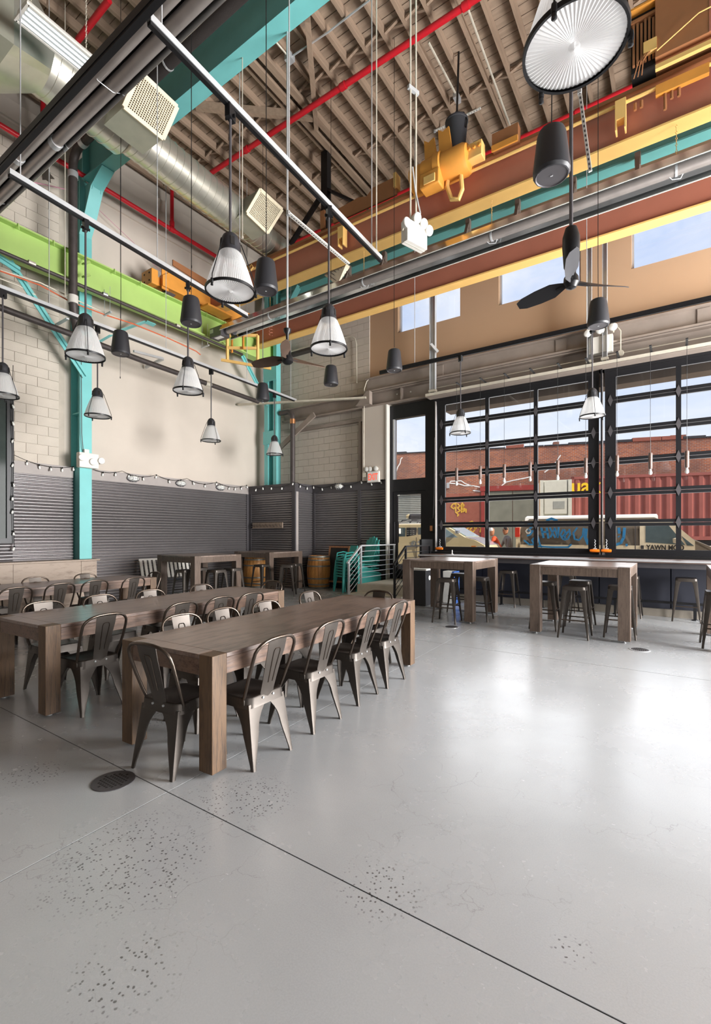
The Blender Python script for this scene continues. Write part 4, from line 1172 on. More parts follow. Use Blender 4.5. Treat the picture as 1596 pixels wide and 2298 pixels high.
# ------------------------------------------------------------------ track rails, rods and pendant lamps
ZT = 5.40
CEIL = 10.71
def rail(label, p, q, rods, m=None, wd=.05, ht=.055):
    t = thing('track_rail', label, 'rail', tuple(p), 0, 'strut rails that carry the pendant lamps')
    d = Vector(q)-Vector(p)
    s = d.cross(Vector((0, 0, 1))).normalized()
    mb = MB()
    obj('channel', MB().bar((0, 0, .02), d+Vector((0, 0, .02)), wd, ht), m or M['steel'], t)
    obj('busbar', MB().bar((0, 0, -.022), d+Vector((0, 0, -.022)), wd*.8, .03), M['black'], t)
    for k in rods:
        o = d*k
        obj('hanger_rod', MB().tube([o+Vector((0, 0, .04)), o+Vector((0, 0, CEIL-p[2]))], .007, 6), M['steel'], t)
    return t
rail('silver strut rail nearest the camera, running toward the street wall', (-3.29, 2.07, ZT), (-3.46, 5.71, ZT), (.03, .45, .93))
rail('silver strut rail second from the left wall', (-5.92, 2.10, ZT), (-6.31, 5.85, ZT), (.03, .5, .95))
rail('silver strut rail nearest the left wall', (-8.76, 2.45, ZT), (-9.13, 10.35, ZT), (.16, .45, .75, .97))
rail('black strut rail in front of the garage doors', (-5.90, 9.70, ZT), (2.2, 9.70, ZT), (.115, .555), M['frame'])
rail('black cross rail at top left joining the strut rails', (-6.9, 2.02, ZT), (-2.6, 2.02, ZT), (.1, .86), M['frame'], .06, .07)

def make_lamp(label, drop):
    """origin at the rail; drop = rail to ring"""
    t = thing('pendant_lamp', label, 'pendant lamp', (0, 0, 0), 0, 'prismatic glass pendant lamps')
    zr = -drop
    obj('rod', MB().tube([(0, 0, -.05), (0, 0, zr+.50)], .0125, 8), M['trimd'], t)
    obj('rail_clamp', MB().box(-.025, .025, -.05, .05, -.14, -.02).box(-.05, .05, -.006, .006, -.13, -.10), M['black'], t)
    cap = MB().lathe([(0, zr+.52), (.035, zr+.515), (.065, zr+.49), (.082, zr+.45), (.088, zr+.40), (.088, zr+.36), (.094, zr+.35), (.094, zr+.34), (0, zr+.34)], (0, 0, 0), 24)
    obj('cap', cap, M['blackp'], t)
    for k in range(4):
        a = PI/4+k*PI/2
        c, s = math.cos(a), math.sin(a)
        obj('vent_slot', MB().bar((c*.086, s*.086, zr+.375), (c*.080, s*.080, zr+.45), .035, .012, (c, s, 0)), M['darkgap'], t)
    prof = [(.085, zr+.345), (.105, zr+.32), (.13, zr+.26), (.160, zr+.18), (.186, zr+.10), (.204, zr+.04), (.212, zr+.006)]
    obj('shade', MB().lathe(prof, (0, 0, 0), 144, rib=.012), M['shade'], t, smooth=12, fix=False)
    # ribbed lens disc
    n = 128; vs = [(0, 0, zr-.012)]; fs = []
    for ring, (rr, dz) in enumerate(((.025, .0), (.10, .004), (.17, .002), (.208, .002))):
        for k in range(n):
            a = 2*PI*k/n
            vs.append((math.cos(a)*rr, math.sin(a)*rr, zr+dz+(.0032 if k % 2 else -.0018)*min(1, rr*8)))
    for k in range(n): fs.append((0, 1+(k+1) % n, 1+k))
    for r in range(3):
        for k in range(n):
            l = (k+1) % n
            fs.append((1+r*n+k, 1+r*n+l, 1+(r+1)*n+l, 1+(r+1)*n+k))
    obj('lens', MB().add(vs, fs), M['lens'], t, smooth=10, fix=False)
    ring = MB().lathe([(.208, zr-.010), (.220, zr-.012), (.222, zr+.010), (.212, zr+.012), (.206, zr+.004)], (0, 0, 0), 48)
    obj('rim', ring, M['black'], t)
    for k in range(3):
        a = .35+k*2*PI/3
        c, s = math.cos(a), math.sin(a)
        obj('guard_wire', MB().tube([(c*.096, s*.096, zr+.42), (c*.14, s*.14, zr+.30), (c*.225, s*.225, zr+.05), (c*.226, s*.226, zr)], .0045, 5), M['black'], t)
        obj('rim_clip', MB().lathe([(0, -.02), (.012, -.018), (.014, 0), (.012, .02), (0, .02)], (c*.228, s*.228, zr-.012), 8).lathe([(0, -.045), (.012, -.04), (.010, -.02)], (c*.228, s*.228, zr-.012), 8), M['black'], t)
    return t
lamp0 = make_lamp('prismatic pendant lamp hanging largest in the photo at top right', 1.68)
lamp0.location = (-.385, 2.31, ZT)
GP = 'prismatic glass pendant lamps'
for (x, y, rz, lab) in ((-3.328, 2.886, .3, 'prismatic pendant lamp on the front rail, the nearer of two'),
                        (-3.40, 4.433, .9, 'prismatic pendant lamp on the front rail, the farther of two'),
                        (-6.007, 2.937, 1.4, 'prismatic pendant lamp in front of the first teal column'),
                        (-6.173, 4.528, .8, 'prismatic pendant lamp before the plaster wall on the middle rail'),
                        (-8.787, 3.035, .2, 'prismatic pendant lamp cut by the left edge of the photo'),
                        (-8.858, 4.545, .6, 'prismatic pendant lamp just right of the first teal column'),
                        (-8.983, 7.22, 1.7, 'prismatic pendant lamp before the plaster wall on the rail by the wall'),
                        (-9.086, 9.418, .4, 'small far pendant lamp in front of the corner column'),
                        (-3.87, 9.70, 1.0, 'grey glass pendant lamp before the left garage door'),
                        (-1.31, 9.70, .5, 'grey glass pendant lamp before the post between garage doors')):
    o = dup(lamp0, (x, y, ZT), rz, lab, GP)
rail('short strut rail above the big top-right lamp, outside the frame', (-.40, 1.2, ZT), (-.38, 3.2, ZT), (.1, .9))

# ------------------------------------------------------------------ pendant speakers on cables
def make_speaker(label):
    t = thing('pendant_speaker', label, 'speaker', (0, 0, 0), 0, 'black pendant speakers on cables')
    prof = [(.0, .195), (.088, .195), (.108, .18), (.118, .15), (.140, -.02), (.150, -.13), (.150, -.165), (.140, -.19)]
    o = obj('body', MB().lathe([(.0, .195), (.088, .195), (.105, .182), (.116, .15), (.150, -.14), (.150, -.165), (.138, -.19), (.128, -.193)], (0, 0, 0), 16), M['blackp'], t, smooth=25)
    obj('grille', MB().lathe([(.128, -.193), (.120, -.186), (.02, -.186), (0, -.186)], (0, 0, 0), 32), M['trimd'], t)
    obj('badge', MB().box(-.01, .01, -.006, .006, -.19, -.186), M['steel'], t)
    obj('cable', MB().tube([(0, 0, .19), (.004, 0, .7), (0, 0, CEIL-4.75)], .005, 5), M['black'], t)
    obj('eye_bolt', MB().tube([(0, 0, .195), (.015, 0, .22), (0, 0, .24), (-.015, 0, .22)], .004, 5, True), M['steel'], t)
    return t
sp0 = make_speaker('large black pendant speaker beside the big lamp at upper right')
sp0.location = at(1238, 345, z=4.75)
for (px, py, lab) in ((597, 620, 'black pendant speaker right of the nearest white lamp'), (429, 698, 'black pendant speaker before the orange crane truck and lime beam'),
                      (271, 770, 'black pendant speaker low on the left, before the plaster wall'), (743, 843, 'black pendant speaker before the block wall under a lamp'),
                      (885, 809, 'black pendant speaker before the tan upper wall'), (590, 880, 'small black speaker before the corner column'),
                      (1343, 703, 'black pendant speaker under the right ceiling fan')):
    dup(sp0, at(px, py, z=4.75), random.uniform(0, 3), lab, 'black pendant speakers on cables')

# ------------------------------------------------------------------ ceiling fans
def fan(label, x, y, zh, rz, blade, hubm, top):
    t = thing('ceiling_fan', label, 'fan', (x, y, zh), rz)
    if top:
        obj('rod', MB().tube([(0, 0, .42), (0, 0, CEIL-zh)], .02, 8), M['trimd'], t)
        obj('canopy', MB().lathe([(.02, .62), (.06, .60), (.088, .50), (.09, .40), (.075, .18), (.05, .13), (.05, .10), (.075, .06), (.08, 0), (.05, -.05), (0, -.07)], (0, 0, 0), 20), M['black'], t)
    else:
        obj('rod', MB().tube([(0, 0, .2), (0, 0, CEIL-zh)], .016, 8), M['steel'], t)
        obj('canopy', MB().lathe([(.018, .46), (.06, .45), (.055, .41), (.025, .37), (.018, .2), (.045, .16), (.06, .06), (.085, .02), (.088, -.05), (.05, -.08), (0, -.085)], (0, 0, 0), 20), M['black'], t)
    for k in range(3):
        b = MB()
        rings = []
        for r, wdt, tw in ((.06, .02, .02), (.14, .06, .04), (.22, .12, .05), (.40, .14, .045), (.58, .12, .035), (.66, .06, .02)):
            rings.append([Vector((r, -wdt/2, -tw)), Vector((r, wdt/2, tw)), Vector((r, wdt/2, tw+.008)), Vector((r, -wdt/2, -tw+.008))])
        b.loft(rings)
        o = obj('blade', b, blade, t); o.rotation_euler = (0, 0, k*2*PI/3)
        obj('blade_iron', MB().box(.05, .17, -.018, .018, -.012, .0), M['black'], o)
    return t
p = at(1282, 636, d=5.16)
fan('black ceiling fan before the clerestory windows, blades spread', p.x, p.y, p.z, YAW+.12, M['blackp'], None, True)
p = at(645, 805, d=7.23)
fan('small brown-bladed ceiling fan in front of the back corner', p.x, p.y, p.z, YAW+PI-.45, M['fanbrown'], None, False)

# ------------------------------------------------------------------ emergency light units
def emergency(label, p, rz, s, heads, hang=None):
    t = thing('emergency_light', label, 'emergency light', tuple(p), rz)
    obj('housing', MB().box(-.18*s, .18*s, -.06*s, .06*s, -.14*s, .14*s), M['white'], t, bevel=.006)
    obj('face_seam', MB().box(-.182*s, .182*s, -.005*s, .005*s, -.142*s, .142*s), M['conduit'], t)
    for (hx, hz, tilt) in heads:
        h = obj('lamp_head', MB().lathe([(0, .05*s), (.04*s, .045*s), (.066*s, -.03*s), (.06*s, -.04*s), (0, -.035*s)], (0, 0, 0), 16, 'y'), M['white'], t)
        h.location = (hx*s, -.05*s, hz*s); h.rotation_euler = (tilt, 0, 0)
        obj('lens', MB().lathe([(.058*s, -.041*s), (.03*s, -.05*s), (0, -.052*s)], (0, 0, 0), 16, 'y'), M['lens2'], h)
        obj('neck', MB().bar((0, .02*s, 0), (0, .06*s, -.06*s if hz > 0 else .06*s), .02*s, .02*s), M['conduit'], h)
    if hang:
        for dx in (-.05, .05):
            obj('conduit', MB().tube([(dx, .02, .12*s), (dx, .02, hang)], .012, 6), M['conduit'], t)
        obj('flex_cable', MB().tube([(.10, .02, .16*s), (.11, .0, .35), (.02, .0, .6), (-.02, .01, .9)], .010, 6), M['steel'], t)
        obj('clamp', MB().box(-.09, .09, .0, .04, 1.9, 1.95), M['steel'], t)
    return t
emergency('white emergency light unit hung on conduits before the orange crane', at(930, 530, d=6.2), 1.25, 1.0, [(-.20, .06, 0), (-.02, .20, .3), (.10, .17, .3), (.2, .12, .3)], 5.0)
emergency('white emergency light with three heads on the first teal column', at(197, 1034, x=-10.72), R90, 1.15, [(-.14, .04, 0), (.06, -.02, 0), (.22, .02, 0)])
emergency('emergency light with three heads on the header over the middle post', at(1349, 775, y=10.80), 0, 1.2, [(-.19, .22, 0), (0, .23, 0), (.19, .24, 0)])
q = at(193, 1015, x=-10.74)
cb = thing('conduit_run', 'white box and thin cable on the first teal column', 'conduit', (0, 0, 0))
obj('box', MB().box(q.x-.03, q.x+.04, q.y-.05, q.y+.05, q.z-.06, q.z+.06), M['white'], cb)
obj('cable', MB().tube([(q.x, q.y-.06, q.z+.05), (q.x, q.y-.09, q.z+.4), (q.x, q.y-.10, q.z+2.0)], .008, 5), M['pipe'], cb)

# ------------------------------------------------------------------ pipes
def pipe(name, label, cat, pts, r, m, parts=()):
    t = thing(name, label, cat, (0, 0, 0))
    obj('run', MB().tube(pts, r, 12), m, t)
    for pn, q, rr, ln, ax, mm in parts:
        obj(pn, MB().lathe([(r*.9, -ln/2), (rr, -ln/2), (rr, ln/2), (r*.9, ln/2)], q, 14, ax), mm, t)
    return t
def elbow(c, r, a, b, n=6):
    """quarter bend: centre c, from c+a*r to c+b*r"""
    return [Vector(c)+Vector(a)*(r*math.cos(PI/2*k/n))+Vector(b)*(r*math.sin(PI/2*k/n)) for k in range(n+1)]
PX, PY = -10.20, 4.74
pipe('drain_pipe', 'black cast iron drain pipe standing in front of the first teal column', 'pipe',
     [(-9.0, PY, 9.34)] + elbow((PX+.30, PY, 9.04), .30, (0, 0, 1), (-1, 0, 0)) + [(PX, PY, 8.7), (PX, PY, 6.25), (PX-.05, PY+.05, 6.02), (PX-.25, PY+.2, 5.75), (PX-.40, PY+.36, 5.62)], .082, M['pipe'],
     [('coupling', (PX, PY, 8.86), .096, .12, 'z', M['steel']), ('coupling', (PX+.42, PY, 9.34), .096, .12, 'x', M['steel']), ('coupling', (PX, PY, 6.32), .098, .16, 'z', M['white'])])
pipe('drain_pipe', 'insulated black pipe along the near side of the teal roof girder', 'pipe', [(-9.0, PY, 9.34), (3.0, PY, 9.42)], .10, M['insul'],
     [('hanger_ring', (-7.0, PY, 9.36), .115, .03, 'x', M['steel']), ('hanger_ring', (-4.4, PY, 9.38), .115, .03, 'x', M['steel'])])
pr = [at(657, 1085, y=10.76)]; bx = pr[0].x
pipe('drain_pipe', 'black pipe with copper ring in the back corner', 'pipe',
     [(bx, 10.76, 3.03), (bx, 10.76, 5.0)] + elbow((bx-.22, 10.76, 5.05), .22, (1, 0, 0), (0, 0, 1)) + [(bx-.5, 10.76, 5.27)], .075, M['pipe'],
     [('copper_collar', (bx, 10.76, 4.95), .085, .14, 'z', M['copper'])])
pipe('sprinkler_pipe', 'red sprinkler pipe along the left wall under the duct', 'pipe', [(-10.6, 1.0, 9.30), (-10.6, 10.9, 9.24)], .05, M['red'],
     [('coupling', (-10.6, 7.30, 9.26), .065, .14, 'y', M['red']), ('coupling', (-10.6, 4.3, 9.28), .065, .1, 'y', M['red'])])
for yy_ in (4.35, 7.30):
    dpp = thing('sprinkler_drop', 'red drop pipe joining the wall sprinkler line, %s' % ('left of the first column' if yy_ < 5 else 'below the duct'), 'pipe', (0, 0, 0))
    obj('run', MB().tube([(-10.6, yy_, 9.33), (-10.6, yy_, 10.35)], .045, 10), M['red'], dpp)
    obj('tee', MB().lathe([(.045, -.06), (.06, -.06), (.06, .06), (.045, .06)], (-10.6, yy_, 9.40), 12), M['red'], dpp)
    if yy_ < 5: obj('branch', MB().tube([(-10.6, yy_, 10.30), (-9.9, yy_-.15, 10.34)], .045, 10), M['red'], dpp)
pipe('sprinkler_pipe', 'long red sprinkler pipe crossing under the roof timbers', 'pipe', [(-9.9, 7.50, 10.28), (3.2, 7.50, 10.28)], .055, M['red'],
     [('coupling', (x, 7.50, 10.28), .07, .12, 'x', M['red']) for x in (-8.1, -5.4, -2.9, -.5)])
pipe('sprinkler_pipe', 'red sprinkler pipe beyond the near crane girder', 'pipe', [(-10.0, 10.05, 9.75), (3.2, 10.05, 9.75)], .05, M['red'],
     [('coupling', (x, 10.05, 9.75), .065, .12, 'x', M['red']) for x in (-7.4, -4.5, -1.6)])
pipe('sprinkler_pipe', 'short red sprinkler pipe at upper left behind the fluorescent fixture', 'pipe', [at(175, 90, z=10.2), at(245, 0, z=10.2)], .05, M['red'],
     [])
# grey conduit grid under the boards with the fan drop
cg = thing('conduit_run', 'grey ceiling conduit with junction box above the small fan', 'conduit', (0, 0, 0))
j = at(650, 130, z=10.46)
obj('run', MB().tube([j, at(740, 70, z=10.48), at(752, 60, z=10.5), at(830, 0, z=10.5)], .016, 6), M['steel'], cg)
obj('run', MB().tube([j, at(620, 95, z=10.48)], .016, 6), M['conduit'], cg)
obj('junction_box', MB().box(j.x-.07, j.x+.07, j.y-.07, j.y+.07, j.z-.06, j.z+.05), M['steel'], cg)
for k, (a, b) in enumerate((((962, 95), (1025, 215)), ((1043, 0), (1146, 285)))):
    t = thing('conduit_run', 'pale conduit on the roof timbers, %s' % ('ending at a box near the hoist' if k == 0 else 'left of the big lamp'), 'conduit', (0, 0, 0))
    obj('run', MB().tube([at(*a, z=10.5), at(*b, z=10.5)], .02, 6), M['conduit'], t)
    if k == 0:
        e = at(*b, z=10.5); obj('box', MB().box(e.x-.05, e.x+.05, e.y-.08, e.y+.12, e.z-.08, e.z+.02), M['steel'], t)
# single hanging rods and cables
def rodv(label, px, y, z0, z1, r, m):
    p = at(px, 600, y=y)
    t = thing('hanging_rod', label, 'rod', (p.x, y, z0))
    obj('rod', MB().tube([(0, 0, 0), (0, 0, z1-z0)], r, 6), m, t)
    obj('nut', MB().lathe([(0, -.01), (r*2.2, -.01), (r*2.2, .03), (r, .03)], (0, 0, 0), 6), m, t)
    return t
rodv('pale threaded rod hanging before the teal girder', 544, 5.27, 6.3, 9.2, .009, M['conduit'])
rodv('thin dark cable crossing the teal girder', 598, 4.9, 5.3, CEIL, .004, M['black'])
rodv('thin dark cable left of the front rail hanger', 430, 5.0, 6.0, CEIL, .004, M['black'])
rodv('long pale rod near the end of the front rail', 845, 5.6, 5.45, CEIL, .009, M['conduit'])
rodv('thin pale cable at left before the plaster wall', 328, 7.0, 5.2, CEIL, .004, M['conduit'])
rodv('thin pale rod at left beside the drain pipe', 146, 3.9, 5.6, CEIL, .008, M['conduit'])
rodv('thin dark cable before the plaster wall, far left', 270, 5.9, 5.1, CEIL, .004, M['black'])
rodv('pale conduit drop before the corner column', 590, 8.9, 5.0, CEIL, .012, M['steel'])

# ------------------------------------------------------------------ spiral duct with grille boxes
du = thing('spiral_duct', 'large galvanised spiral duct high along the left wall', 'duct', (0, 0, 0))
DX = lambda yv: -7.92-.06*(yv-4.0)
DZ = 8.60
def dseg(y0, y1, r):
    mb = MB(); n = 40
    prof = []
    k = 0; yv = y0
    while yv < y1-.01:
        prof += [(r, yv), (r, min(y1, yv+.135)), (r+.008, min(y1, yv+.140)), (r+.008, min(y1, yv+.150)), (r, min(y1, yv+.155))]; yv += .16
    mb.lathe(prof, (0, 0, 0), n, 'y')
    for i, v in enumerate(mb.v):
        # spiral seam: shear along the axis with the angle
        ang = math.atan2(v[2], v[0])
        mb.v[i] = (v[0]+DX(v[1]), v[1]+.075*ang/PI, v[2]+DZ)
    return mb
obj('duct_section', dseg(3.18, 4.55, .44), M['duct'], du, smooth=50, fix=False)
obj('duct_section', dseg(4.45, 7.2, .35), M['duct'], du, smooth=50, fix=False)
obj('duct_section', dseg(7.15, 9.3, .30), M['duct'], du, smooth=50, fix=False)
obj('reducer', MB().lathe([(.44, 4.42), (.45, 4.5), (.35, 4.62)], (DX(4.5), 0, DZ), 40, 'y'), M['duct'], du)
obj('end_cap', MB().lathe([(.30, 9.3), (.28, 9.34), (0, 9.35)], (DX(9.3), 0, DZ), 40, 'y'), M['duct'], du)
# square-to-round plenum at the near end
x0 = DX(2.7); rr = [Vector((x0+.44*math.cos(2*PI*k/32), 3.20, DZ+.44*math.sin(2*PI*k/32))) for k in range(32)]
sq = []
for k in range(32):
    a = 2*PI*k/32; c, s_ = math.cos(a), math.sin(a); mxx = max(abs(c), abs(s_))
    sq.append(Vector((x0+.62*c/mxx, 2.62, DZ+.62*s_/mxx)))
obj('transition', MB().loft([sq, rr], cap=False), M['duct'], du, smooth=5)
obj('plenum', MB().box(x0-.62, x0+.62, .6, 2.62, DZ-.62, DZ+.62), M['ductbox'], du)
def diffuser(label, corners, x_plane, depth):
    tl, tr, brr, bl = [at(a, b, x=x_plane-o) for (a, b), o in zip(corners, (0, 0, .18, .18))]
    t = thing('air_grille', label, 'air grille', (0, 0, 0), 0, 'supply air grilles on the spiral duct')
    nrm = (tr-tl).cross(bl-tl).normalized()
    if nrm.x < 0: nrm = -nrm
    bk = Vector((-depth, 0, 0))
    obj('box', MB().loft([[tl+bk, tr+bk, brr+bk*.75, bl+bk*.75], [tl, tr, brr, bl]]), M['ductbox'], t, smooth=0)
    def P_(u, v, o=0.0): return tl.lerp(tr, u).lerp(bl.lerp(brr, u), v)+nrm*o
    for (a, b) in (((0, 0), (1, 0)), ((0, 1), (1, 1))):
        obj('frame', MB().bar(P_(*a, .01), P_(*b, .01), .06, .03, nrm), M['grille'], t)
    for (a, b) in (((0, 0), (0, 1)), ((1, 0), (1, 1))):
        obj('frame', MB().bar(P_(*a, .01), P_(*b, .01), .06, .03, nrm), M['grille'], t)
    obj('backing', MB().loft([[P_(.04, .04, .002), P_(.96, .04, .002), P_(.96, .96, .002), P_(.04, .96, .002)], [P_(.04, .04, .004), P_(.96, .04, .004), P_(.96, .96, .004), P_(.04, .96, .004)]]), M['griddark'], t)
    for k in range(1, 20):
        obj('vane', MB().bar(P_(k/20, .04, .014), P_(k/20, .96, .014), .012, .018, nrm), M['grille'], t)
    gb = MB()
    for k in range(1, 18): obj('vane', MB().bar(P_(.04, k/18, .010), P_(.96, k/18, .010), .010, .014, nrm), M['grille'], t)
    return t
diffuser('cream egg-crate grille box on the duct, nearer of two', [(312, 160), (397, 240), (365, 312), (277, 240)], -6.80, .75)
diffuser('egg-crate grille box on the duct, farther, before the crane', [(583, 425), (633, 470), (600, 523), (553, 478)], -7.35, .62)
ag = thing('air_grille', 'small white louvred grille seen between the crane girders', 'air grille', (0, 0, 0))
c4 = [at(728, 618, y=9.6), at(775, 597, y=9.6), at(783, 603, y=9.75), at(757, 640, y=9.6)]
obj('frame', MB().loft([[c4[0], c4[1], c4[2], c4[3]], [v+Vector((0, .05, .08)) for v in c4]]), M['grille'], ag, smooth=0)
for k in range(1, 6):
    a = c4[0].lerp(c4[1], k/6); b = c4[3].lerp(c4[2], k/6)
    obj('louvre', MB().bar(a+Vector((0, -.01, -.01)), b+Vector((0, -.01, -.01)), .02, .01), M['trimd'], ag)

# ------------------------------------------------------------------ fluorescent fixture on chains
fl = thing('fluorescent_fixture', 'white four-tube fluorescent fixture hung on chains at upper left', 'light fixture', (-6.72, 2.92, 8.0), .03)
obj('housing', MB().prism([(-.16, 0), (.16, 0), (.12, .09), (-.12, .09)], -.40, .40, 'y'), M['white'], fl)
obj('rim', MB().box(-.175, -.15, -.40, .40, -.02, .01).box(.15, .175, -.40, .40, -.02, .01).box(-.175, .175, -.42, -.39, -.02, .01).box(-.175, .175, .39, .42, -.02, .01), M['white'], fl)
for k in range(4):
    xk = -.11+k*.073
    obj('tube', MB().tube([(xk, -.38, -.012), (xk, .38, -.012)], .015, 10), M['tubelamp'], fl)
for yk in (-.3, .38):
    ch = MB()
    z = .11; i = 0
    while z < 2.35:
        ch.tube([(.0, yk, z), (.012 if i % 2 else 0, yk+(0 if i % 2 else .012), z+.02), (0, yk, z+.045), (-.012 if i % 2 else 0, yk-(0 if i % 2 else .012), z+.02)], .004, 4, True)
        z += .04; i += 1
    o = obj('chain', ch, M['conduit'], fl); o['kind'] = 'stuff'

# ------------------------------------------------------------------ gas radiant tube heaters
def heater(label, x0, x1, y0, z0, burner_end, two, tilt):
    t = thing('radiant_heater', label, 'heater', (0, 0, 0))
    ln = [(x0, y0, z0), (x1, y0, z0)]
    if two:
        obj('tube', MB().tube([(x0, y0, z0), (x1, y0, z0)], .058, 14), M['heater'], t)
        obj('tube', MB().tube([(x0, y0+.15, z0), (x1, y0+.15, z0)], .058, 14), M['heater'], t)
        obj('reflector', MB().prism([(y0-.075, z0+.02), (y0-.05, z0+.085), (y0+.20, z0+.085), (y0+.245, z0-.05), (y0+.25, z0-.045), (y0+.205, z0+.095), (y0-.055, z0+.095), (y0-.08, z0+.02)], x0, x1, 'x'), M['reflector'], t)
        for xk in (x0+2.6, x0+3.2):
            obj('tube_clamp', MB().lathe([(.058, -.04), (.068, -.04), (.068, .04), (.058, .04)], (xk, y0 if xk < x0+3 else y0+.15, z0), 14, 'x'), M['steel'], t)
        for xk in (x0+1.6, x0+4.4):
            obj('hanger_wire', MB().tube([(xk, y0-.03, z0-.02), (xk, y0+.0, z0-.063), (xk, y0+.15, z0-.063), (xk, y0+.22, z0-.02)], .004, 5), M['steel'], t)
    else:
        obj('tube', MB().tube([(x0, y0, z0), (x1, y0, z0)], .075, 14), M['heater'], t)
        obj('reflector', MB().prism([(y0-.17, z0-.02), (y0-.12, z0+.10), (y0+.06, z0+.14), (y0+.17, z0-.04), (y0+.145, z0-.12), (y0+.15, z0-.125), (y0+.178, z0-.04), (y0+.065, z0+.15), (y0-.125, z0+.11), (y0-.176, z0-.02)], x0, x1, 'x').xf(Matrix.Translation((0, y0, z0)) @ Matrix.Diagonal((1, 1.15, 1.15, 1)) @ Matrix.Translation((0, -y0, -z0))), M['reflector'], t)
        obj('reflector_lip', MB().bar((x0, y0+.175, z0-.145), (x1, y0+.175, z0-.145), .014, .012), M['white'], t)
        obj('reflector_lip', MB().bar((x0, y0-.20, z0-.023), (x1, y0-.20, z0-.023), .010, .010), M['white'], t)
        for k in range(4):
            xk = x0+1.6+k*2.7
            obj('hanger_ring', MB().lathe([(.075, -.015), (.084, -.015), (.084, .015), (.075, .015)], (xk, y0, z0), 14, 'x'), M['steel'], t)
            obj('hook', MB().tube([(xk-.1, y0-.02, z0-.055), (xk-.05, y0+.03, z0-.10), (xk+.05, y0+.07, z0-.10), (xk+.08, y0+.05, z0-.05)], .006, 5), M['steel'], t)
            ch = MB(); z = z0+.12; i = 0
            while z < z0+.64:
                ch.tube([(xk, y0, z), (xk+(.012 if i % 2 else 0), y0+(0 if i % 2 else .012), z+.02), (xk, y0, z+.045), (xk-(.012 if i % 2 else 0), y0-(0 if i % 2 else .012), z+.02)], .005, 4, True)
                z += .045; i += 1
            o = obj('chain', ch, M['yel'], t); o['kind'] = 'stuff'
    if burner_end:
        bb = obj('burner_box', MB().box(x0-.42, x0+.02, y0-.17, y0+.12, z0-.13, z0+.12), M['trimd'], t, bevel=.006)
        obj('sight_glass', MB().box(x0-.40, x0-.28, y0-.176, y0-.17, z0-.02, z0+.08), M['shutter'], bb)
        obj('rating_label', MB().box(x0-.3, x0-.05, y0-.12, y0+.0, z0-.134, z0-.13), M['paper'], bb)
        obj('elbow', MB().lathe([(.06, -.02), (.075, -.02), (.085, .04), (.07, .10), (.058, .14)], (x0+.02, y0, z0), 14, 'x'), M['trimd'], t)
    return t
heater('silver radiant tube heater running along the orange crane girder', -9.72, 3.1, 8.27, 6.80, True, False, 0)
heater('dark double-tube radiant heater crossing the upper left corner', -9.0, -2.2, 2.36, 5.95, False, True, 0)
# dark gas pipe and cables under the lime beam
pipe('gas_pipe', 'dark gas pipe along the lower edge of the lime beam', 'pipe', [(-10.22, 2.0, 6.72), (-10.22, 9.3, 6.64)], .035, M['pipe'],
     [('coupling', (-10.22, 4.0, 6.72), .045, .12, 'y', M['conduit']), ('coupling', (-10.22, 7.2, 6.69), .045, .1, 'y', M['conduit']), ('coupling', (-10.22, 5.4, 6.71), .045, .1, 'y', M['steel'])])
pipe('gas_pipe', 'lower dark flue pipe running behind the rail by the wall', 'pipe', [(-10.0, 2.6, 5.62), (-10.05, 6.2, 5.48), (-10.1, 9.8, 5.40)], .06, M['pipe'],
     [('coupling', (-10.02, 4.9, 5.53), .07, .16, 'y', M['conduit']), ('coupling', (-10.08, 8.0, 5.44), .07, .16, 'y', M['conduit'])])
cbx = thing('cable_run', 'orange and white cables sagging along the left wall', 'cable', (0, 0, 0))
obj('orange_cable', MB().tube([at(0, 608, x=-10.45), at(90, 640, x=-10.45), at(160, 678, x=-10.45), at(240, 708, x=-10.45), at(300, 727, x=-10.45), at(380, 760, x=-10.45), at(440, 788, x=-10.4), at(450, 796, x=-10.4)], .014, 6), M['orangewire'], cbx)
obj('white_cable', MB().tube([at(0, 606, x=-10.5), at(90, 634, x=-10.5), at(160, 668, x=-10.5), at(240, 704, x=-10.5), at(300, 728, x=-10.5), at(430, 778, x=-10.5)], .014, 6), M['conduit'], cbx)
obj('white_cable', MB().tube([at(0, 625, x=-10.6), at(40, 640, x=-10.6), at(80, 662, x=-10.6)], .014, 6), M['conduit'], cbx)
for (px, py) in ((237, 706), (232, 700)):
    pass
for (px, py, l) in ((236, 705, 'left'), (455, 778, 'right')):
    t = thing('strut_hanger', 'small perforated strut hanging the wall cables, %s one' % l, 'bracket', tuple(at(px, py, x=-10.45)))
    obj('strut', MB().box(-.05, .25, -.02, .02, -.03, .0), M['steel'], t)
    for dx in (-.02, .2): obj('threaded_rod', MB().tube([(dx, 0, 0), (dx, 0, .55)], .005, 5), M['steel'], t)
wbk = thing('wall_bracket', 'folded grey steel wall bracket under the rail by the wall', 'bracket', (0, 0, 0))
ps = [at(300, 788, x=-10.4), at(366, 805, x=-10.4), at(327, 824, x=-11.1)]
obj('arm', MB().bar(ps[0], ps[1], .05, .05), M['steel'], wbk)
obj('arm', MB().bar(ps[1], ps[2], .05, .06), M['steel'], wbk)
ps3 = thing('strut_hanger', 'perforated strut bracket on the block wall beside the first column', 'bracket', (0, 0, 0))
obj('strut', MB().bar(at(119, 733, x=-10.9), at(152, 715, x=-10.1), .05, .03), M['steel'], ps3)
obj('threaded_rod', MB().tube([at(119, 733, x=-10.9), at(119, 748, x=-10.9)], .006, 5), M['steel'], ps3)
pk = thing('string_line', 'thin pink string stretched along the upper plaster wall', 'string', (0, 0, 0))
obj('line', MB().tube([at(200, 450, x=-11.0), at(300, 545, x=-11.0), at(380, 630, x=-11.0)], .006, 5), M['pink'], pk)
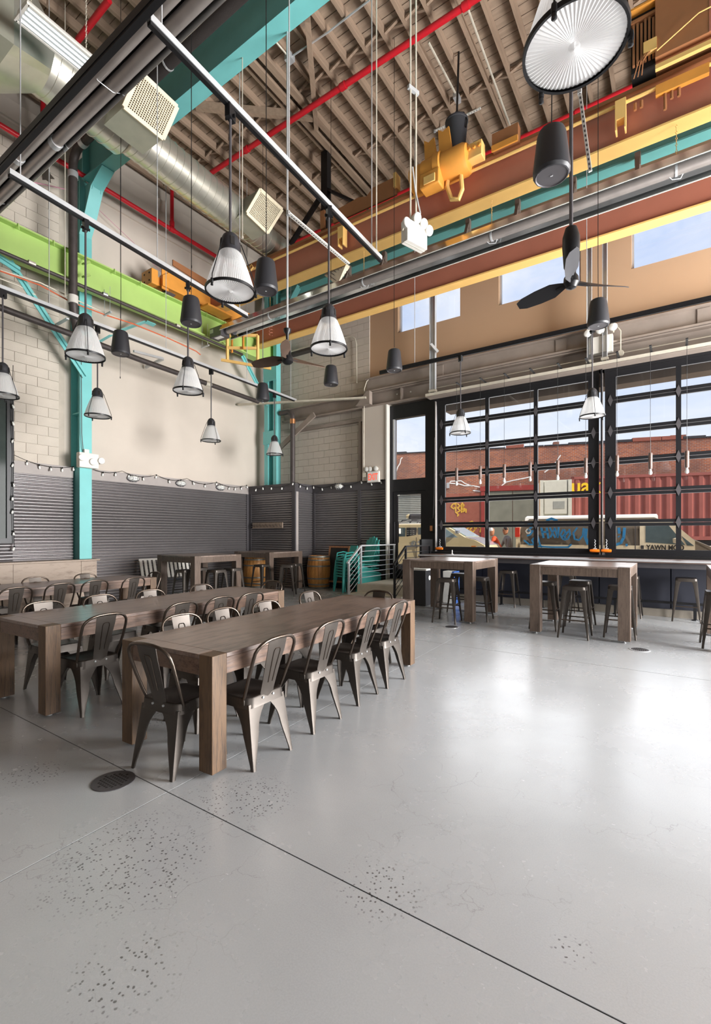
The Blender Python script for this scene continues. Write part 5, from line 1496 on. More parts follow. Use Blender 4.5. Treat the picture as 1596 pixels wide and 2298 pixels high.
obj('line', MB().tube([at(48, 403, x=-10.9), at(148, 425, x=-10.9)], .010, 5), M['pink'], pk)
# perforated white struts
def perf(label, p, q, wd=.045):
    t = thing('perforated_strut', label, 'strut', tuple(p))
    d = Vector(q)-Vector(p)
    obj('channel', MB().bar((0, 0, 0), d, wd, .02), M['white'], t)
    n = max(4, int(d.length/.05))
    sl = MB(); u = d.normalized(); sd = Vector((0, 0, 1)) 
    for k in range(n):
        c = d*((k+.5)/n)
        obj('slot', MB().bar(c-u*.012, c+u*.012, .014, .026), M['trimd'], t)
    obj('end_clip', MB().box(-.02, .02, -.02, .02, -.03, .03), M['steel'], t)
    return t
perf('white perforated strut hanging below the small fan conduit', at(647, 478, d=6.6), at(782, 592, d=7.9), .06)
perf('white perforated strut hanging down beside the big lamp', at(1301, 205, d=5.2), at(1325, 385, d=5.2), .035)
perf('white perforated strut under the roof timbers by the hoist, left piece', at(976, 294, z=10.51), at(1010, 278, z=10.51), .05)
perf('white perforated strut under the roof timbers by the hoist, right piece', at(1033, 265, z=10.51), at(1079, 242, z=10.51), .05)
rp = thing('roof_post', 'black steel post with two diagonal arms under the roof', 'post', (0, 0, 0))
pt_ = at(729, 330, y=8.75)
obj('post', MB().box(pt_.x-.09, pt_.x+.09, 8.72, 8.86, 8.1, 10.5), M['black'], rp)
obj('diagonal', MB().bar((pt_.x-.05, 8.79, 9.6), (pt_.x-1.25, 8.79, 8.6), .12, .05), M['black'], rp)
obj('diagonal', MB().bar((pt_.x+.05, 8.79, 9.6), (pt_.x+1.15, 8.79, 8.75), .12, .05), M['black'], rp)
# ------------------------------------------------------------------ overhead crane
cr_ = thing('bridge_crane', 'orange overhead crane with two brown-red girders across the room', 'crane', (0, 0, 0))
def girder(c, zb, depth, wd):
    obj('bottom_flange', MB().box(-10.35, 3.2, c-wd/2, c+wd/2, zb, zb+.03), M['yel'], cr_)
    obj('web', MB().box(-10.35, 3.2, c-wd/2+.06, c+wd/2-.06, zb+.03, zb+depth-.03), M['web'], cr_)
    obj('top_flange', MB().box(-10.35, 3.2, c-wd/2, c+wd/2, zb+depth-.03, zb+depth), M['orange'], cr_)
girder(8.36, 7.48, .74, .30)
girder(10.03, 7.10, .96, .27)
obj('conduit', MB().tube([(-10.2, 8.13, 8.0), (3.1, 8.13, 8.0)], .028, 8), M['yel'], cr_)
obj('trolley_rail', MB().box(-10.2, 3.1, 8.30, 8.40, 8.22, 8.30), M['brown'], cr_)
obj('walk_edge', MB().box(-10.2, 3.1, 8.20, 8.52, 8.16, 8.22), M['brown'], cr_)
# end truck on the lime beam
et = obj('end_truck', MB().box(-10.68, -10.32, 7.0, 10.45, 7.56, 7.98), M['orange'], cr_, bevel=.01)
for yk in (7.15, 10.2):
    obj('wheel', MB().lathe([(0, -.06), (.16, -.06), (.16, -.03), (.14, -.03), (.14, .03), (.16, .03), (.16, .06), (0, .06)], (-10.5, yk, 7.62), 20, 'x'), M['trimd'], cr_)
    obj('wheel_cover', MB().prism([(yk-.32, 7.55), (yk+.30, 7.55), (yk+.30, 7.75), (yk+.12, 7.95), (yk-.12, 7.95), (yk-.32, 7.8)], -10.31, -10.28, 'x'), M['orange'], cr_)
bpr = obj('bumper', MB().box(-10.72, -10.30, 6.55, 6.72, 7.50, 7.86), M['orange'], cr_, bevel=.01)
obj('bumper_stem', MB().box(-10.60, -10.42, 6.72, 7.02, 7.58, 7.78), M['orange'], cr_)
for a in (-.10, .10):
    for b in (-.09, .09):
        obj('bolt_hole', MB().lathe([(0, 0), (.022, 0), (.022, .006), (0, .006)], (-10.50+a, 6.545, 7.68+b), 10, 'y'), M['darkgap'], cr_)
obj('bumper_plate', MB().prism([(6.84, 7.5), (7.02, 7.5), (7.02, 8.0), (6.90, 8.12), (6.84, 8.05)], -10.36, -10.33, 'x'), M['orange'], cr_)
obj('guard_plate', MB().prism([(7.1, 8.30), (8.9, 8.22), (8.9, 7.98), (7.1, 8.16)], -10.3, -10.27, 'x'), M['brown'], cr_)
obj('cross_plate', MB().box(-10.3, -9.95, 7.9, 8.7, 7.42, 7.47), M['orange'], cr_)
obj('cross_plate', MB().box(-10.35, -9.5, 8.9, 9.0, 7.15, 7.46), M['orange'], cr_)
for xk in (-10.2, -9.75):
    obj('drop_hanger', MB().box(xk, xk+.05, 8.86, 8.90, 6.55, 7.45), M['orange'], cr_)
# crawl frame at the girder ends
for (a, b) in (((-10.15, 8.7, 6.95), (-10.15, 8.7, 6.30)), ((-9.45, 9.15, 6.95), (-9.45, 9.15, 6.25)), ((-10.30, 8.62, 6.30), (-9.15, 9.35, 6.05)), ((-10.15, 8.7, 6.95), (-9.45, 9.15, 6.95)), ((-10.15, 8.7, 6.62), (-9.45, 9.15, 6.60))):
    obj('access_frame_bar', MB().bar(a, b, .05, .07), M['yel'], cr_)
obj('spring_stop', MB().tube([(-9.6+.05*math.cos(k*.9), 9.80+.05*math.sin(k*.9), 7.2+k*.012) for k in range(56)], .012, 5), M['web'], cr_)
# hangers, brackets and the end stop on the near girder
def gx(px, py=400): return at(px, py, y=8.15).x
for px, z0, z1, n_ in ((1394, 7.68, 8.02, 'b'), (770, 7.72, 8.02, 'b')):
    x = gx(px)
    obj('cable_bracket', MB().box(x-.07, x+.07, 8.05, 8.20, z0+.05, z1).box(x-.07, x-.05, 8.05, 8.20, z0-.10, z0+.05).box(x+.05, x+.07, 8.05, 8.20, z0-.10, z0+.05), M['yel'], cr_)
for px, ln in ((1493, .28), (1508, .16), (1524, .17), (1426, .10), (1440, .10)):
    x = gx(px)
    obj('pipe_stub', MB().tube([(x, 8.15, 7.93), (x, 8.15, 7.93-ln)], .022, 8), M['brown'], cr_)
obj('stub_plate', MB().box(gx(1472), gx(1592), 8.10, 8.17, 7.88, 8.02), M['orange'], cr_)
a, b = gx(742), gx(885)
obj('end_stop', MB().prism([(a, 8.30), (b, 8.30), (b, 8.66), (b-.55, 8.66), (b-.72, 8.54), (b-.9, 8.60), (a, 8.56)], 8.24, 8.28, 'y'), M['brown'], cr_)
obj('end_stop_box', MB().box(b-.04, b+.02, 8.18, 8.36, 8.42, 8.70), M['yel'], cr_)
obj('small_stop', MB().box(gx(713), gx(722), 8.24, 8.3, 8.3, 8.7), M['brown'], cr_)
a, b = gx(1108), gx(1166)
obj('junction_tray', MB().box(a, b, 8.06, 8.22, 8.14, 8.42), M['brown'], cr_)
obj('junction_lid', MB().box(a, b, 8.03, 8.06, 8.10, 8.2), M['orange'], cr_)
cbn = thing('control_cabinet', 'brown crane control cabinet on the near girder at right edge', 'cabinet', (0, 0, 0))
a, b, c_ = gx(1418, 100), gx(1472, 100), 3.0
obj('cabinet_box', MB().box(b, c_, 7.95, 8.30, 8.30, 9.12), M['brown'], cbn)
obj('door_seam', MB().box(gx(1590), gx(1590)+.03, 7.945, 7.95, 8.30, 9.12), M['web'], cbn)
obj('lid', MB().box(a, c_, 7.93, 8.32, 9.12, 9.15), M['orange'], cbn)
obj('open_bay', MB().box(a, b, 8.05, 8.30, 8.30, 9.12), M['darkgap'], cbn)
for k in range(6):
    xk = a+.02+k*(b-a-.06)/5
    obj('resistor_bar', MB().box(xk, xk+.03, 8.0, 8.06, 8.38, 9.0-.03*(k % 3)), M['brown'], cbn)
obj('shelf', MB().box(a, b, 7.98, 8.05, 8.98, 9.02), M['brown'], cbn)
obj('terminal_block', MB().box(a+.16, b+.02, 7.93, 8.0, 8.42, 8.58), M['yel'], cbn)
for k in range(3):
    obj('loose_wire', MB().tube([(a+.2+k*.03, 7.95, 8.45), (a+.1+k*.03, 7.9, 8.3), (a+.04+k*.05, 7.95, 8.14)], .008, 5), M['brown'], cbn)
obj('wire', MB().tube([(b+.02, 7.92, 8.36), (b+.5, 7.9, 8.58), (c_, 7.9, 8.62)], .008, 5), M['yel'], cbn)
obj('bus_bar', MB().box(b, c_, 7.98, 8.04, 8.16, 8.22), M['yel'], cbn)
# hoist trolley
hc = at(992, 383, y=8.02)
ht = thing('hoist_motor', 'orange electric hoist on the near crane girder below black chain bag', 'hoist', (hc.x, 8.02, hc.z))
obj('drum', MB().lathe([(0, -.50), (.20, -.50), (.205, -.30), (.22, -.28), (.22, -.06), (.0, -.06)], (0, 0, 0), 28, 'x'), M['orange'], ht)
obj('gear_case', MB().lathe([(.225, -.08), (.245, -.06), (.245, .04), (.225, .06)], (0, 0, 0), 28, 'x'), M['orange'], ht)
obj('motor', MB().lathe([(.0, .05), (.215, .05), (.215, .40), (.19, .46), (.10, .49), (0, .50)], (0, 0, 0), 28, 'x'), M['orange'], ht)
obj('brake_box', MB().box(-.28, .06, -.24, -.02, -.33, -.10), M['orange'], ht, bevel=.02)
obj('box_lid', MB().box(-.2, .0, -.26, -.24, -.30, -.18), M['yel'], ht, bevel=.008)
lp = [(.12, 0, -.05), (.10, -.02, -.3), (.18, -.03, -.52), (.30, -.03, -.56), (.36, -.03, -.44), (.32, 0, -.15)]
obj('lifting_arm', MB().tube(lp, .035, 8), M['yel'], ht)
obj('limit_box', MB().box(.46, .70, -.10, .06, -.10, .12), M['yel'], ht, bevel=.01)
for k in range(3):
    obj('limit_button', MB().lathe([(0, 0), (.026, 0), (.026, -.03), (0, -.03)], (.50+k*.08, -.10, .04), 10, 'y'), M['orange'], ht)
for xk in (-.16, .12):
    obj('hanger_plate', MB().prism([(xk-.10, .12), (xk+.12, .12), (xk+.06, .50), (xk-.04, .46), (xk-.12, .52)], -.08 if xk < 0 else -.14, (-.05 if xk < 0 else -.11), 'y'), M['orange'], ht)
ht.scale = (1.12, 1.2, 1.2)
bk = at(1025, 305, y=8.25)
bg_ = thing('chain_bag', 'black cylindrical chain bag above the orange hoist', 'bag', (bk.x, 8.25, bk.z))
obj('bag', MB().lathe([(0, -.30), (.15, -.30), (.20, .22), (.21, .23), (.21, .26), (.19, .26), (.15, -.2)], (0, 0, 0), 24), M['bucket'], bg_)
obj('handle', MB().tube([(-.2, 0, .22), (-.15, -.02, .36), (0, -.03, .42), (.15, -.02, .34), (.22, -.05, .15), (.2, -.06, .02)], .012, 6), M['black'], bg_)
obj('cord', MB().tube([(0, 0, .2), (-.03, .1, .7), (-.08, .3, CEIL-bk.z)], .02, 6), M['black'], bg_)
# coils of cable on the far side of the crane end
ck = thing('cable_hangers', 'row of yellow cable saddles at the left end of the near girder', 'cable saddles', tuple(at(558, 606, y=8.1)))
for k in range(4):
    obj('saddle', MB().tube([(k*.10-.2, 0, .10), (k*.10-.24, -.03, .0), (k*.10-.18, -.05, -.08), (k*.10-.12, -.02, .0)], .02, 6, True), M['yel'], ck)
# ------------------------------------------------------------------ window in the left wall
wd = sroot('window_9')
obj('window_frame', MB().box(-11.04, -10.97, 3.86, 3.98, 1.36, 4.30), M['black'], wd)
obj('window_frame', MB().box(-11.04, -10.97, 1.2, 3.86, 4.18, 4.30), M['black'], wd)
obj('window_frame', MB().box(-11.04, -10.97, 1.2, 3.86, 1.36, 1.46), M['black'], wd)
obj('pane', MB().box(-11.02, -11.0, 1.2, 3.86, 1.46, 4.18), mat('dark_reflecting_glass', '#3c4340', 0.08, 0.0, var=0.1, spec=0.06), wd)

# ------------------------------------------------------------------ festoon string lights
bulbm = MB().lathe([(.012, 0), (.014, -.03), (.020, -.045), (.022, -.06), (.014, -.08), (0, -.085)], (0, 0, 0), 8).mesh('bulb', 40); bulbm.materials.append(M['bulb'])
sockm = MB().lathe([(0, .02), (.014, .02), (.014, -.02), (0, -.02)], (0, 0, 0), 8).mesh('socket', 40); sockm.materials.append(M['black'])
def festoon(label, pts, step):
    t = thing('string_light', label, 'string lights', (0, 0, 0), 0, 'festoon string lights')
    pts = [Vector(p) for p in pts]
    path = []
    for a, b in zip(pts, pts[1:]):
        for k in range(5):
            u = k/5; p = a.lerp(b, u); p.z -= .10*4*u*(1-u)*min(1, (b-a).length)
            path.append(p)
    path.append(pts[-1])
    obj('wire', MB().tube(path, .006, 5), M['black'], t)
    acc = 0; k = 0
    for a, b in zip(path, path[1:]):
        acc += (b-a).length
        if acc >= step:
            acc = 0; k += 1
            for me, nm in ((sockm, 'socket'), (bulbm, 'bulb')):
                o = bpy.data.objects.new(nm, me); COL.objects.link(o); o.parent = t
                o.location = b + Vector((0, 0, -.01)); o.rotation_euler = (random.uniform(-.35, .35), random.uniform(-.35, .35), 0)
    return t
festoon('string lights along the cap board right of the first column', [(-10.96, 5.45, 3.04), (-10.96, 6.2, 3.05), (-10.96, 7.1, 3.05), (-10.96, 8.0, 3.05), (-10.96, 9.0, 3.04), (-10.96, 10.15, 3.05)], .22)
festoon('string lights on the cap board left of the first column', [(-10.96, 3.98, 3.12), (-10.96, 5.1, 3.02)], .20)
festoon('string lights along the corner wainscot top', [(-10.9, 10.22, 3.0), (-10.2, 10.22, 3.02), (-9.12, 10.22, 3.04), (-9.05, 10.3, 3.04), (-9.05, 11.05, 3.0), (-8.2, 11.0, 3.02), (-7.3, 11.0, 3.04), (-6.5, 11.0, 3.05)], .22)
festoon('string lights hanging down the dark window frame at far left', [(-10.93, 3.95, 4.9), (-10.92, 3.93, 4.0), (-10.93, 3.96, 3.2), (-10.92, 3.94, 2.3), (-10.93, 3.97, 1.3)], .26)

# ------------------------------------------------------------------ caged bulkhead wall lights
def cage(label, p, ax):
    t = thing('bulkhead_light', label, 'wall light', tuple(p), 0 if ax == 'x' else -R90, 'caged bulkhead lights on the cap board')
    def e(rx, rz, x, n=20): return [Vector((x, rx*math.cos(2*PI*k/n), rz*math.sin(2*PI*k/n))) for k in range(n)]
    obj('base', MB().loft([e(.16, .085, 0), e(.16, .085, .03), e(.145, .072, .04)]), M['trimd'], t)
    obj('glass', MB().loft([e(.135, .066, .035), e(.12, .06, .08), e(.07, .04, .115), e(.01, .01, .125)]), M['bulb'], t)
    for k in (-1, 0, 1):
        obj('cage_bar', MB().tube([(.03, k*.07, .085), (.10, k*.065, .05), (.13, k*.05, 0), (.10, k*.065, -.05), (.03, k*.07, -.085)], .006, 5), M['steel'], t)
    obj('cage_bar', MB().tube([(.03, -.16, 0), (.10, -.11, 0), (.13, 0, 0), (.10, .11, 0), (.03, .16, 0)], .006, 5), M['steel'], t)
for px, lab in ((298, 'nearest of three caged lights on the left wall cap board'), (405, 'middle of three caged lights on the left wall cap board'), (494, 'farthest of three caged lights on the left wall cap board')):
    q = at(px, 1080, x=-11.0); cage(lab, (-11.0, q.y, 2.90), 'x')
q = at(763, 1097, y=11.05); cage('caged light on the back wainscot near the black pipe', (q.x, 11.045, 2.92), 'y')

# ------------------------------------------------------------------ coat rail, chalkboard, chairs in stacks, bin
cr2 = thing('coat_rail', 'grey wooden coat rail with hooks on the dark corner panel', 'coat rail', (-10.18, 10.25, 1.81))
obj('board', MB().box(-.62, .62, -.01, .02, -.085, .085), M['bench'], cr2)
for k in range(9):
    xk = -.54+k*.135
    obj('hook', MB().tube([(xk-.03, -.012, .03), (xk, -.05, -.01), (xk+.03, -.012, -.045)], .007, 5), M['pipe'], cr2)
cbd = thing('chalkboard_sign', 'wood-framed chalkboard with red lettering leaning in the back', 'sign', (-7.98, 10.72, 0))
A = -.16
def tilt(mb): return mb.xf(Matrix.Rotation(A, 4, 'X'))
for (x0, x1, z0, z1) in ((-.36, -.31, .0, 1.22), (.31, .36, .0, 1.22), (-.31, .31, 1.17, 1.22), (-.31, .31, .18, .23)):
    obj('frame', tilt(MB().box(x0, x1, -.02, .02, z0, z1)), M['boardframe'], cbd)
obj('board', tilt(MB().box(-.31, .31, -.005, .01, .23, 1.17)), M['board'], cbd)
tx = text('lettering', 'UNITED R', M['redp'], cbd, (-.28, .155, .98), (PI/2+A, 0, 0), .165, .85, .001, .004)
text('lettering', 'L', M['redp'], cbd, (-.28, .125, .76), (PI/2+A, 0, 0), .19, .8, .001, .004)

def plastic_chair(label, first=None):
    t = thing('plastic_chair', label, 'chair', (0, 0, 0), 0, 'stacked teal plastic chairs')
    s = MB().loft([rrect(.20, .20, .05, .40), rrect(.215, .215, .05, .42), rrect(.21, .21, .05, .435)])
    obj('seat', s, M['tealp'], t)
    obj('back', MB().loft([[Vector((-.19, -.19, .43)), Vector((.19, -.19, .43)), Vector((.19, -.16, .43)), Vector((-.19, -.16, .43))], [Vector((-.17, -.28, .80)), Vector((.17, -.28, .80)), Vector((.17, -.255, .80)), Vector((-.17, -.255, .80))]]), M['tealp'], t)
    obj('back_panel', MB().loft([[Vector((-.13, -.235, .58)), Vector((.13, -.235, .58)), Vector((.13, -.238, .582)), Vector((-.13, -.238, .582))], [Vector((-.12, -.262, .74)), Vector((.12, -.262, .74)), Vector((.12, -.265, .742)), Vector((-.12, -.265, .742))]]), M['paper'], t)
    for sx in (-1, 1):
        for sy in (-1, 1):
            obj('leg', MB().loft([[Vector((sx*.19+a*.03, sy*.18+b*.03, .41)) for a, b in ((-1,-1),(1,-1),(1,1),(-1,1))], [Vector((sx*.235+a*.018, sy*.23+b*.018, 0)) for a, b in ((-1,-1),(1,-1),(1,1),(-1,1))]]), M['tealp'], t)
        obj('arm', MB().tube([(sx*.19, -.2, .60), (sx*.22, -.05, .63), (sx*.22, .14, .60), (sx*.20, .19, .42)], .018, 6), M['tealp'], t)
    return t
pc = plastic_chair('teal plastic stacking chair at the bottom of the low stack'); pc.location = (-7.42, 10.42, 0); pc.rotation_euler = (0, 0, 2.75)
nm = ['second', 'third', 'fourth', 'fifth', 'sixth', 'topmost']
for k in range(6):
    dup(pc, (-7.42, 10.42+.004*k, .072*(k+1)), 2.75, 'teal plastic stacking chair, %s in the low stack by the chalkboard' % (nm[k] + (' from below' if k < 5 else '')), 'stacked teal plastic chairs')
def adirondack(label):
    t = thing('adirondack_chair', label, 'chair', (0, 0, 0), 0, 'stacked teal adirondack chairs')
    for k in range(5):
        xk = -.20+k*.10; hgt = .62+.16*math.cos((k-2)*.55)
        b = MB().loft([[Vector((xk*.8-.04, -.16, .30)), Vector((xk*.8+.04, -.16, .30)), Vector((xk*.8+.04, -.14, .30)), Vector((xk*.8-.04, -.14, .30))],
                       [Vector((xk*1.12-.048, -.40, .28+hgt)), Vector((xk*1.12+.048, -.40, .28+hgt)), Vector((xk*1.12+.048, -.38, .28+hgt)), Vector((xk*1.12-.048, -.38, .28+hgt))]])
        obj('back_slat', b, M['tealp'], t)
    obj('back_top', MB().tube([(-.26, -.37, .80), (-.20, -.40, .92), (-.10, -.415, 1.0), (0, -.42, 1.03), (.10, -.415, 1.0), (.20, -.40, .92), (.26, -.37, .80)], .025, 6), M['tealp'], t)
    for k in range(5):
        yk = -.10+k*.115
        obj('seat_slat', MB().box(-.25, .25, yk-.05, yk+.05, .30+.018*k, .32+.018*k), M['tealp'], t)
    for sx in (-1, 1):
        obj('arm', MB().box(sx*.34-.06, sx*.34+.06, -.28, .42, .53, .555), M['tealp'], t, bevel=.01)
        obj('front_leg', MB().box(sx*.30-.05, sx*.30+.05, .34, .38, 0, .53), M['tealp'], t)
        obj('rear_leg', MB().bar((sx*.27, -.42, .03), (sx*.27, .36, .33), .03, .10), M['tealp'], t)
    return t
ad = adirondack('teal adirondack chair at the bottom of the tall stack by the stair railing'); ad.location = (-6.98, 10.55, 0); ad.rotation_euler = (0, 0, PI-.35)
for k in range(4):
    dup(ad, (-6.98, 10.55, .105*(k+1)), PI-.35, 'teal adirondack chair, %s in the tall stack by the stair railing' % ['second from below', 'third from below', 'fourth from below', 'topmost'][k], 'stacked teal adirondack chairs')

tb = thing('trash_bin', 'tall black bin with a white lid beside the landing', 'bin', (-4.62, 9.42, 0))
obj('body', MB().box(-.18, .18, -.24, .24, .01, .76), M['blackp'], tb, bevel=.01)
obj('lid', MB().box(-.19, .19, -.25, .25, .76, .80), M['paper'], tb, bevel=.008)
obj('opening', MB().lathe([(0, 0), (.09, 0), (.09, .006), (0, .006)], (0, 0, .80), 16), M['darkgap'], tb)
obj('round_sticker', MB().lathe([(0, 0), (.05, 0), (.05, .004), (0, .004)], (.18, -.06, .60), 16, 'x'), M['paper'], tb)
tb2 = thing('trash_bin', 'slim white and blue recycling bin behind the landing bar table', 'bin', (-4.22, 9.98, 0))
obj('body', MB().box(-.12, .10, -.15, .15, .01, .72), M['paper'], tb2, bevel=.01)
obj('blue_side', MB().box(.10, .15, -.15, .15, .01, .72), M['bluep'], tb2)
# floor drains
def drain(label, p, m):
    t = thing('floor_drain', label, 'drain', (p[0], p[1], 0))
    obj('rim', MB().lathe([(.105, .0005), (.125, .0005), (.125, .004), (.105, .004)], (0, 0, 0), 28), M['steel'] if m else M['trimd'], t)
    obj('cover', MB().lathe([(0, .0008), (.105, .0008), (.105, .003), (0, .003)], (0, 0, 0), 28), M['trimd'], t)
    g_ = MB()
    for i in range(-4, 5):
        for j in range(-4, 5):
            if i*i+j*j < 17: g_.box(i*.022-.007, i*.022+.007, j*.022-.007, j*.022+.007, .003, .0036)
    o = obj('grate_hole', g_, M['darkgap'], t); o['kind'] = 'stuff'
drain('round dark floor drain at the near left of the floor', (-2.90, 1.585), 0)
drain('round pale floor drain right of the middle bar table', (-.42, 7.34), 1)
drain('round floor drain by the stool at the landing bar table', (-3.11, 7.39), 1)

# ------------------------------------------------------------------ street
so = sroot('ground')
obj('roadway', MB().box(-40, 45, 13.1, 60, -.1, .02), M['asphalt'], so)
obj('sidewalk', MB().box(-40, 45, YN+T, 13.1, -.1, .14), M['walk'], so)
aw = sroot('awning')
obj('canopy', MB().box(-5.2, 7.2, YN+T, 12.5, 5.02, 5.2), M['beamgrey'], aw)
obj('canopy_edge', MB().box(-5.2, 7.2, 12.5, 12.56, 5.0, 5.25), M['trimd'], aw)
obj('shutter_box', MB().box(-5.0, 7.0, YN+T, YN+T+.4, 4.72, 5.02), M['beamgrey'], aw)

UA = math.atan2(.283, .959)
U = Vector((math.cos(UA), math.sin(UA), 0)); NV = Vector((-math.sin(UA), math.cos(UA), 0))
def sp(px, d, z=0.02):
    p = at(px, 1200, d=d); p.z = z; return p
# far brick building, local frame: x along the street, y away
BO = sp(1150, 27.0)
bd = thing('brick_building', 'old red brick building across the street with a broken parapet', 'building', tuple(BO), UA)
HB = 6.45
obj('brick_wall', MB().box(-24, 34, 0, .5, 0, HB), M['brick'], bd)
def bx_(px):   # local x where a pixel column meets the facade
    r = FWD + RGT*((px-798)/1063); o2 = Vector((BO.x, BO.y, 0))
    k = o2.dot(NV)/r.dot(NV); return (r*k-o2).dot(U)
def bz_(px, py):
    r = FWD + RGT*((px-798)/1063); k = Vector((BO.x, BO.y, 0)).dot(NV)/r.dot(NV)
    return EYE + (1200-py)/1063*k - .02
cp = -24.0
while cp < 34:
    wdt = random.uniform(.9, 1.4); hh = random.choice([0, 0, .06, .12])
    obj('coping', MB().box(cp, cp+wdt-.03, -.05, .55, HB, HB+.07+hh), M['darkpant'] if hh < .1 else M['maroon'], bd); cp += wdt
for a, b in ((1030, 1072), (1242, 1255), (1505, 1540)):
    obj('parapet_block', MB().box(bx_(a), bx_(b), -.02, .5, HB, HB+.22), M['brick'], bd)
obj('painted_base', MB().box(bx_(1000), bx_(1086), -.06, 0, 0, bz_(1040, 1108)), M['maroon'], bd)
obj('red_lintel', MB().box(bx_(1078), bx_(1260), -.12, 0, bz_(1150, 1101), bz_(1150, 1090)), M['lintel'], bd)
obj('red_jamb', MB().box(bx_(1080), bx_(1088), -.10, 0, 0, bz_(1085, 1100)), M['lintel'], bd)
obj('gate_panel', MB().box(bx_(1088), bx_(1150), -.05, 0, 0, bz_(1150, 1102)), M['gategrey'], bd)
obj('gate_panel', MB().box(bx_(1150)+.03, bx_(1225), -.05, 0, 0, bz_(1150, 1102)), M['gategrey'], bd)
obj('shutter_head', MB().box(bx_(870), bx_(962), -.25, 0, bz_(920, 1108), bz_(920, 1096)), M['trimd'], bd)
sh = MB(); z = 0.0; top = bz_(920, 1108)
n = int(top/.11)
for k in range(n):
    sh = MB().prism([(-.04, k*.11), (-.10, k*.11+.03), (-.10, k*.11+.08), (-.04, k*.11+.108)], bx_(872), bx_(958), 'x')
    obj('shutter_slat', sh, M['shutter'], bd)
# pale mortar repairs on the wall
def scrawl(parent, name, pts, wd, m, yoff):
    mb = MB()
    for a, b in zip(pts, pts[1:]):
        a = Vector((a[0], yoff, a[1])); b = Vector((b[0], yoff, b[1]))
        mb.bar(a, b+(b-a).normalized()*wd*.3, .012, wd, (0, 0, 1) if abs((b-a).z) < abs((b-a).x)*3 else (1, 0, 0))
    return obj(name, mb, m, parent)
def bp(px, py): return (bx_(px), bz_(px, py))
for path in ([(889, 1060), (893, 1048), (898, 1040), (900, 1030), (903, 1027)], [(1005, 1084), (1030, 1086), (1043, 1090), (1062, 1090), (1080, 1094)], [(1007, 1087), (1012, 1080), (1035, 1079), (1044, 1085), (1060, 1091)],
             [(1126, 1090), (1136, 1082), (1152, 1078), (1168, 1075), (1192, 1070)], [(1222, 1060), (1236, 1050), (1248, 1037), (1258, 1022)], [(1062, 1101), (1085, 1103)]):
    scrawl(bd, 'mortar_repair', [bp(*q) for q in path], .06, M['paper'], -.01)
for path in ([(1016, 1132), (1013, 1138), (1019, 1142), (1024, 1136), (1021, 1130), (1016, 1132)], [(1024, 1128), (1023, 1146)], [(1027, 1130), (1033, 1136), (1027, 1140), (1033, 1146)], [(1036, 1130), (1036, 1150)], [(1040, 1132), (1039, 1149), (1044, 1146)], [(1037, 1128), (1042, 1134), (1038, 1140), (1044, 1142)],
             [(1022, 1148), (1030, 1156), (1027, 1158)], [(1026, 1150), (1032, 1147)], [(1036, 1146), (1047, 1143), (1046, 1150)],
             [(1030, 1193), (1038, 1186), (1044, 1192), (1052, 1184), (1060, 1180), (1068, 1186), (1062, 1194), (1054, 1190), (1060, 1183)], [(1064, 1190), (1072, 1182), (1080, 1184), (1078, 1194)], [(1050, 1174), (1060, 1170), (1066, 1176)]):
    scrawl(bd, 'wall_scrawl', [bp(*q) for q in path], .075, M['graf'], -.075)
# wall lamp / conduit bits
obj('wall_box', MB().box(*sorted((bx_(1003), bx_(1009))), -.15, 0, bz_(1005, 1096), bz_(1005, 1084)), M['steel'], bd)

# shipping containers on a trailer
def container(label, pxa, pxb, d, z0, z1, col, length=None, textbody=None):
    o = sp((pxa+pxb)/2, d, 0.02)
    t = thing('shipping_container', label, 'container', tuple(o), UA)
    def lx(px):
        r = FWD + RGT*((px-798)/1063); q = Vector((o.x, o.y, 0)); k = q.dot(NV)/r.dot(NV); return (r*k-q).dot(U)
    a, b = lx(pxa), lx(pxb)
    obj('box', MB().box(a, b, .06, 2.4, z0, z1), col, t)
    x = a+.1
    while x < b-.2:
        obj('corrugation', MB().prism([(x, .06), (x+.07, .0), (x+.21, .0), (x+.28, .06)], z0+.15, z1-.12, 'z'), col, t); x += .41
    obj('top_rail', MB().box(a, b, -.02, .1, z1-.12, z1), col, t); obj('bottom_rail', MB().box(a, b, -.02, .1, z0, z0+.16), col, t)
    obj('corner_post', MB().box(a, a+.12, -.02, .1, z0, z1), col, t); obj('corner_post', MB().box(b-.12, b, -.02, .1, z0, z1), col, t)
    return t, lx
ctn, lx = container('long red shipping container behind the van, yellow letters', 1283, 1900, 20.5, 1.28, 4.22, M['contred'])
cz = lambda py, d=20.0: EYE+(1200-py)/1063*d-.02
text('lettering', 'uax', M['yellow'], ctn, (lx(1281), -.03, cz(1097)), (PI/2, 0, 0), 1.0, .88, .004, .018)
for xk in (2.0, 3.4, 12.0):
    obj('trailer_wheel', MB().lathe([(0, -.12), (.3, -.12), (.5, -.10), (.5, .10), (.3, .12), (0, .12)], (xk, .3, .5), 20, 'y'), M['tyre'], ctn)
obj('trailer_bed', MB().box(lx(1283), lx(1900), .2, 2.2, 1.0, 1.26), M['darkpant'], ctn)
wo_ = sp(1248, 20.3, 0.02)
wt = thing('white_container', 'white panelled container end standing left of the red container', 'container', tuple(wo_), UA)
za, zb = .1, cz(1075)
obj('box', MB().box(-.62, .62, .08, 2.4, za, zb), M['contwhite'], wt)
for (x0, x1) in ((-.64, -.50), (.48, .62)): obj('door_post', MB().box(x0, x1, -.02, .08, za, zb), M['contwhite'], wt)
z = za
for k in range(5):
    z1 = za+(zb-za)*(k+1)/5
    obj('door_panel', MB().box(-.46, .44, .0, .08, z+.05, z1-.05), M['contwhite'], wt); z = z1
obj('rust_edge', MB().box(-.66, -.64, -.02, .1, za, zb), M['oak'], wt)
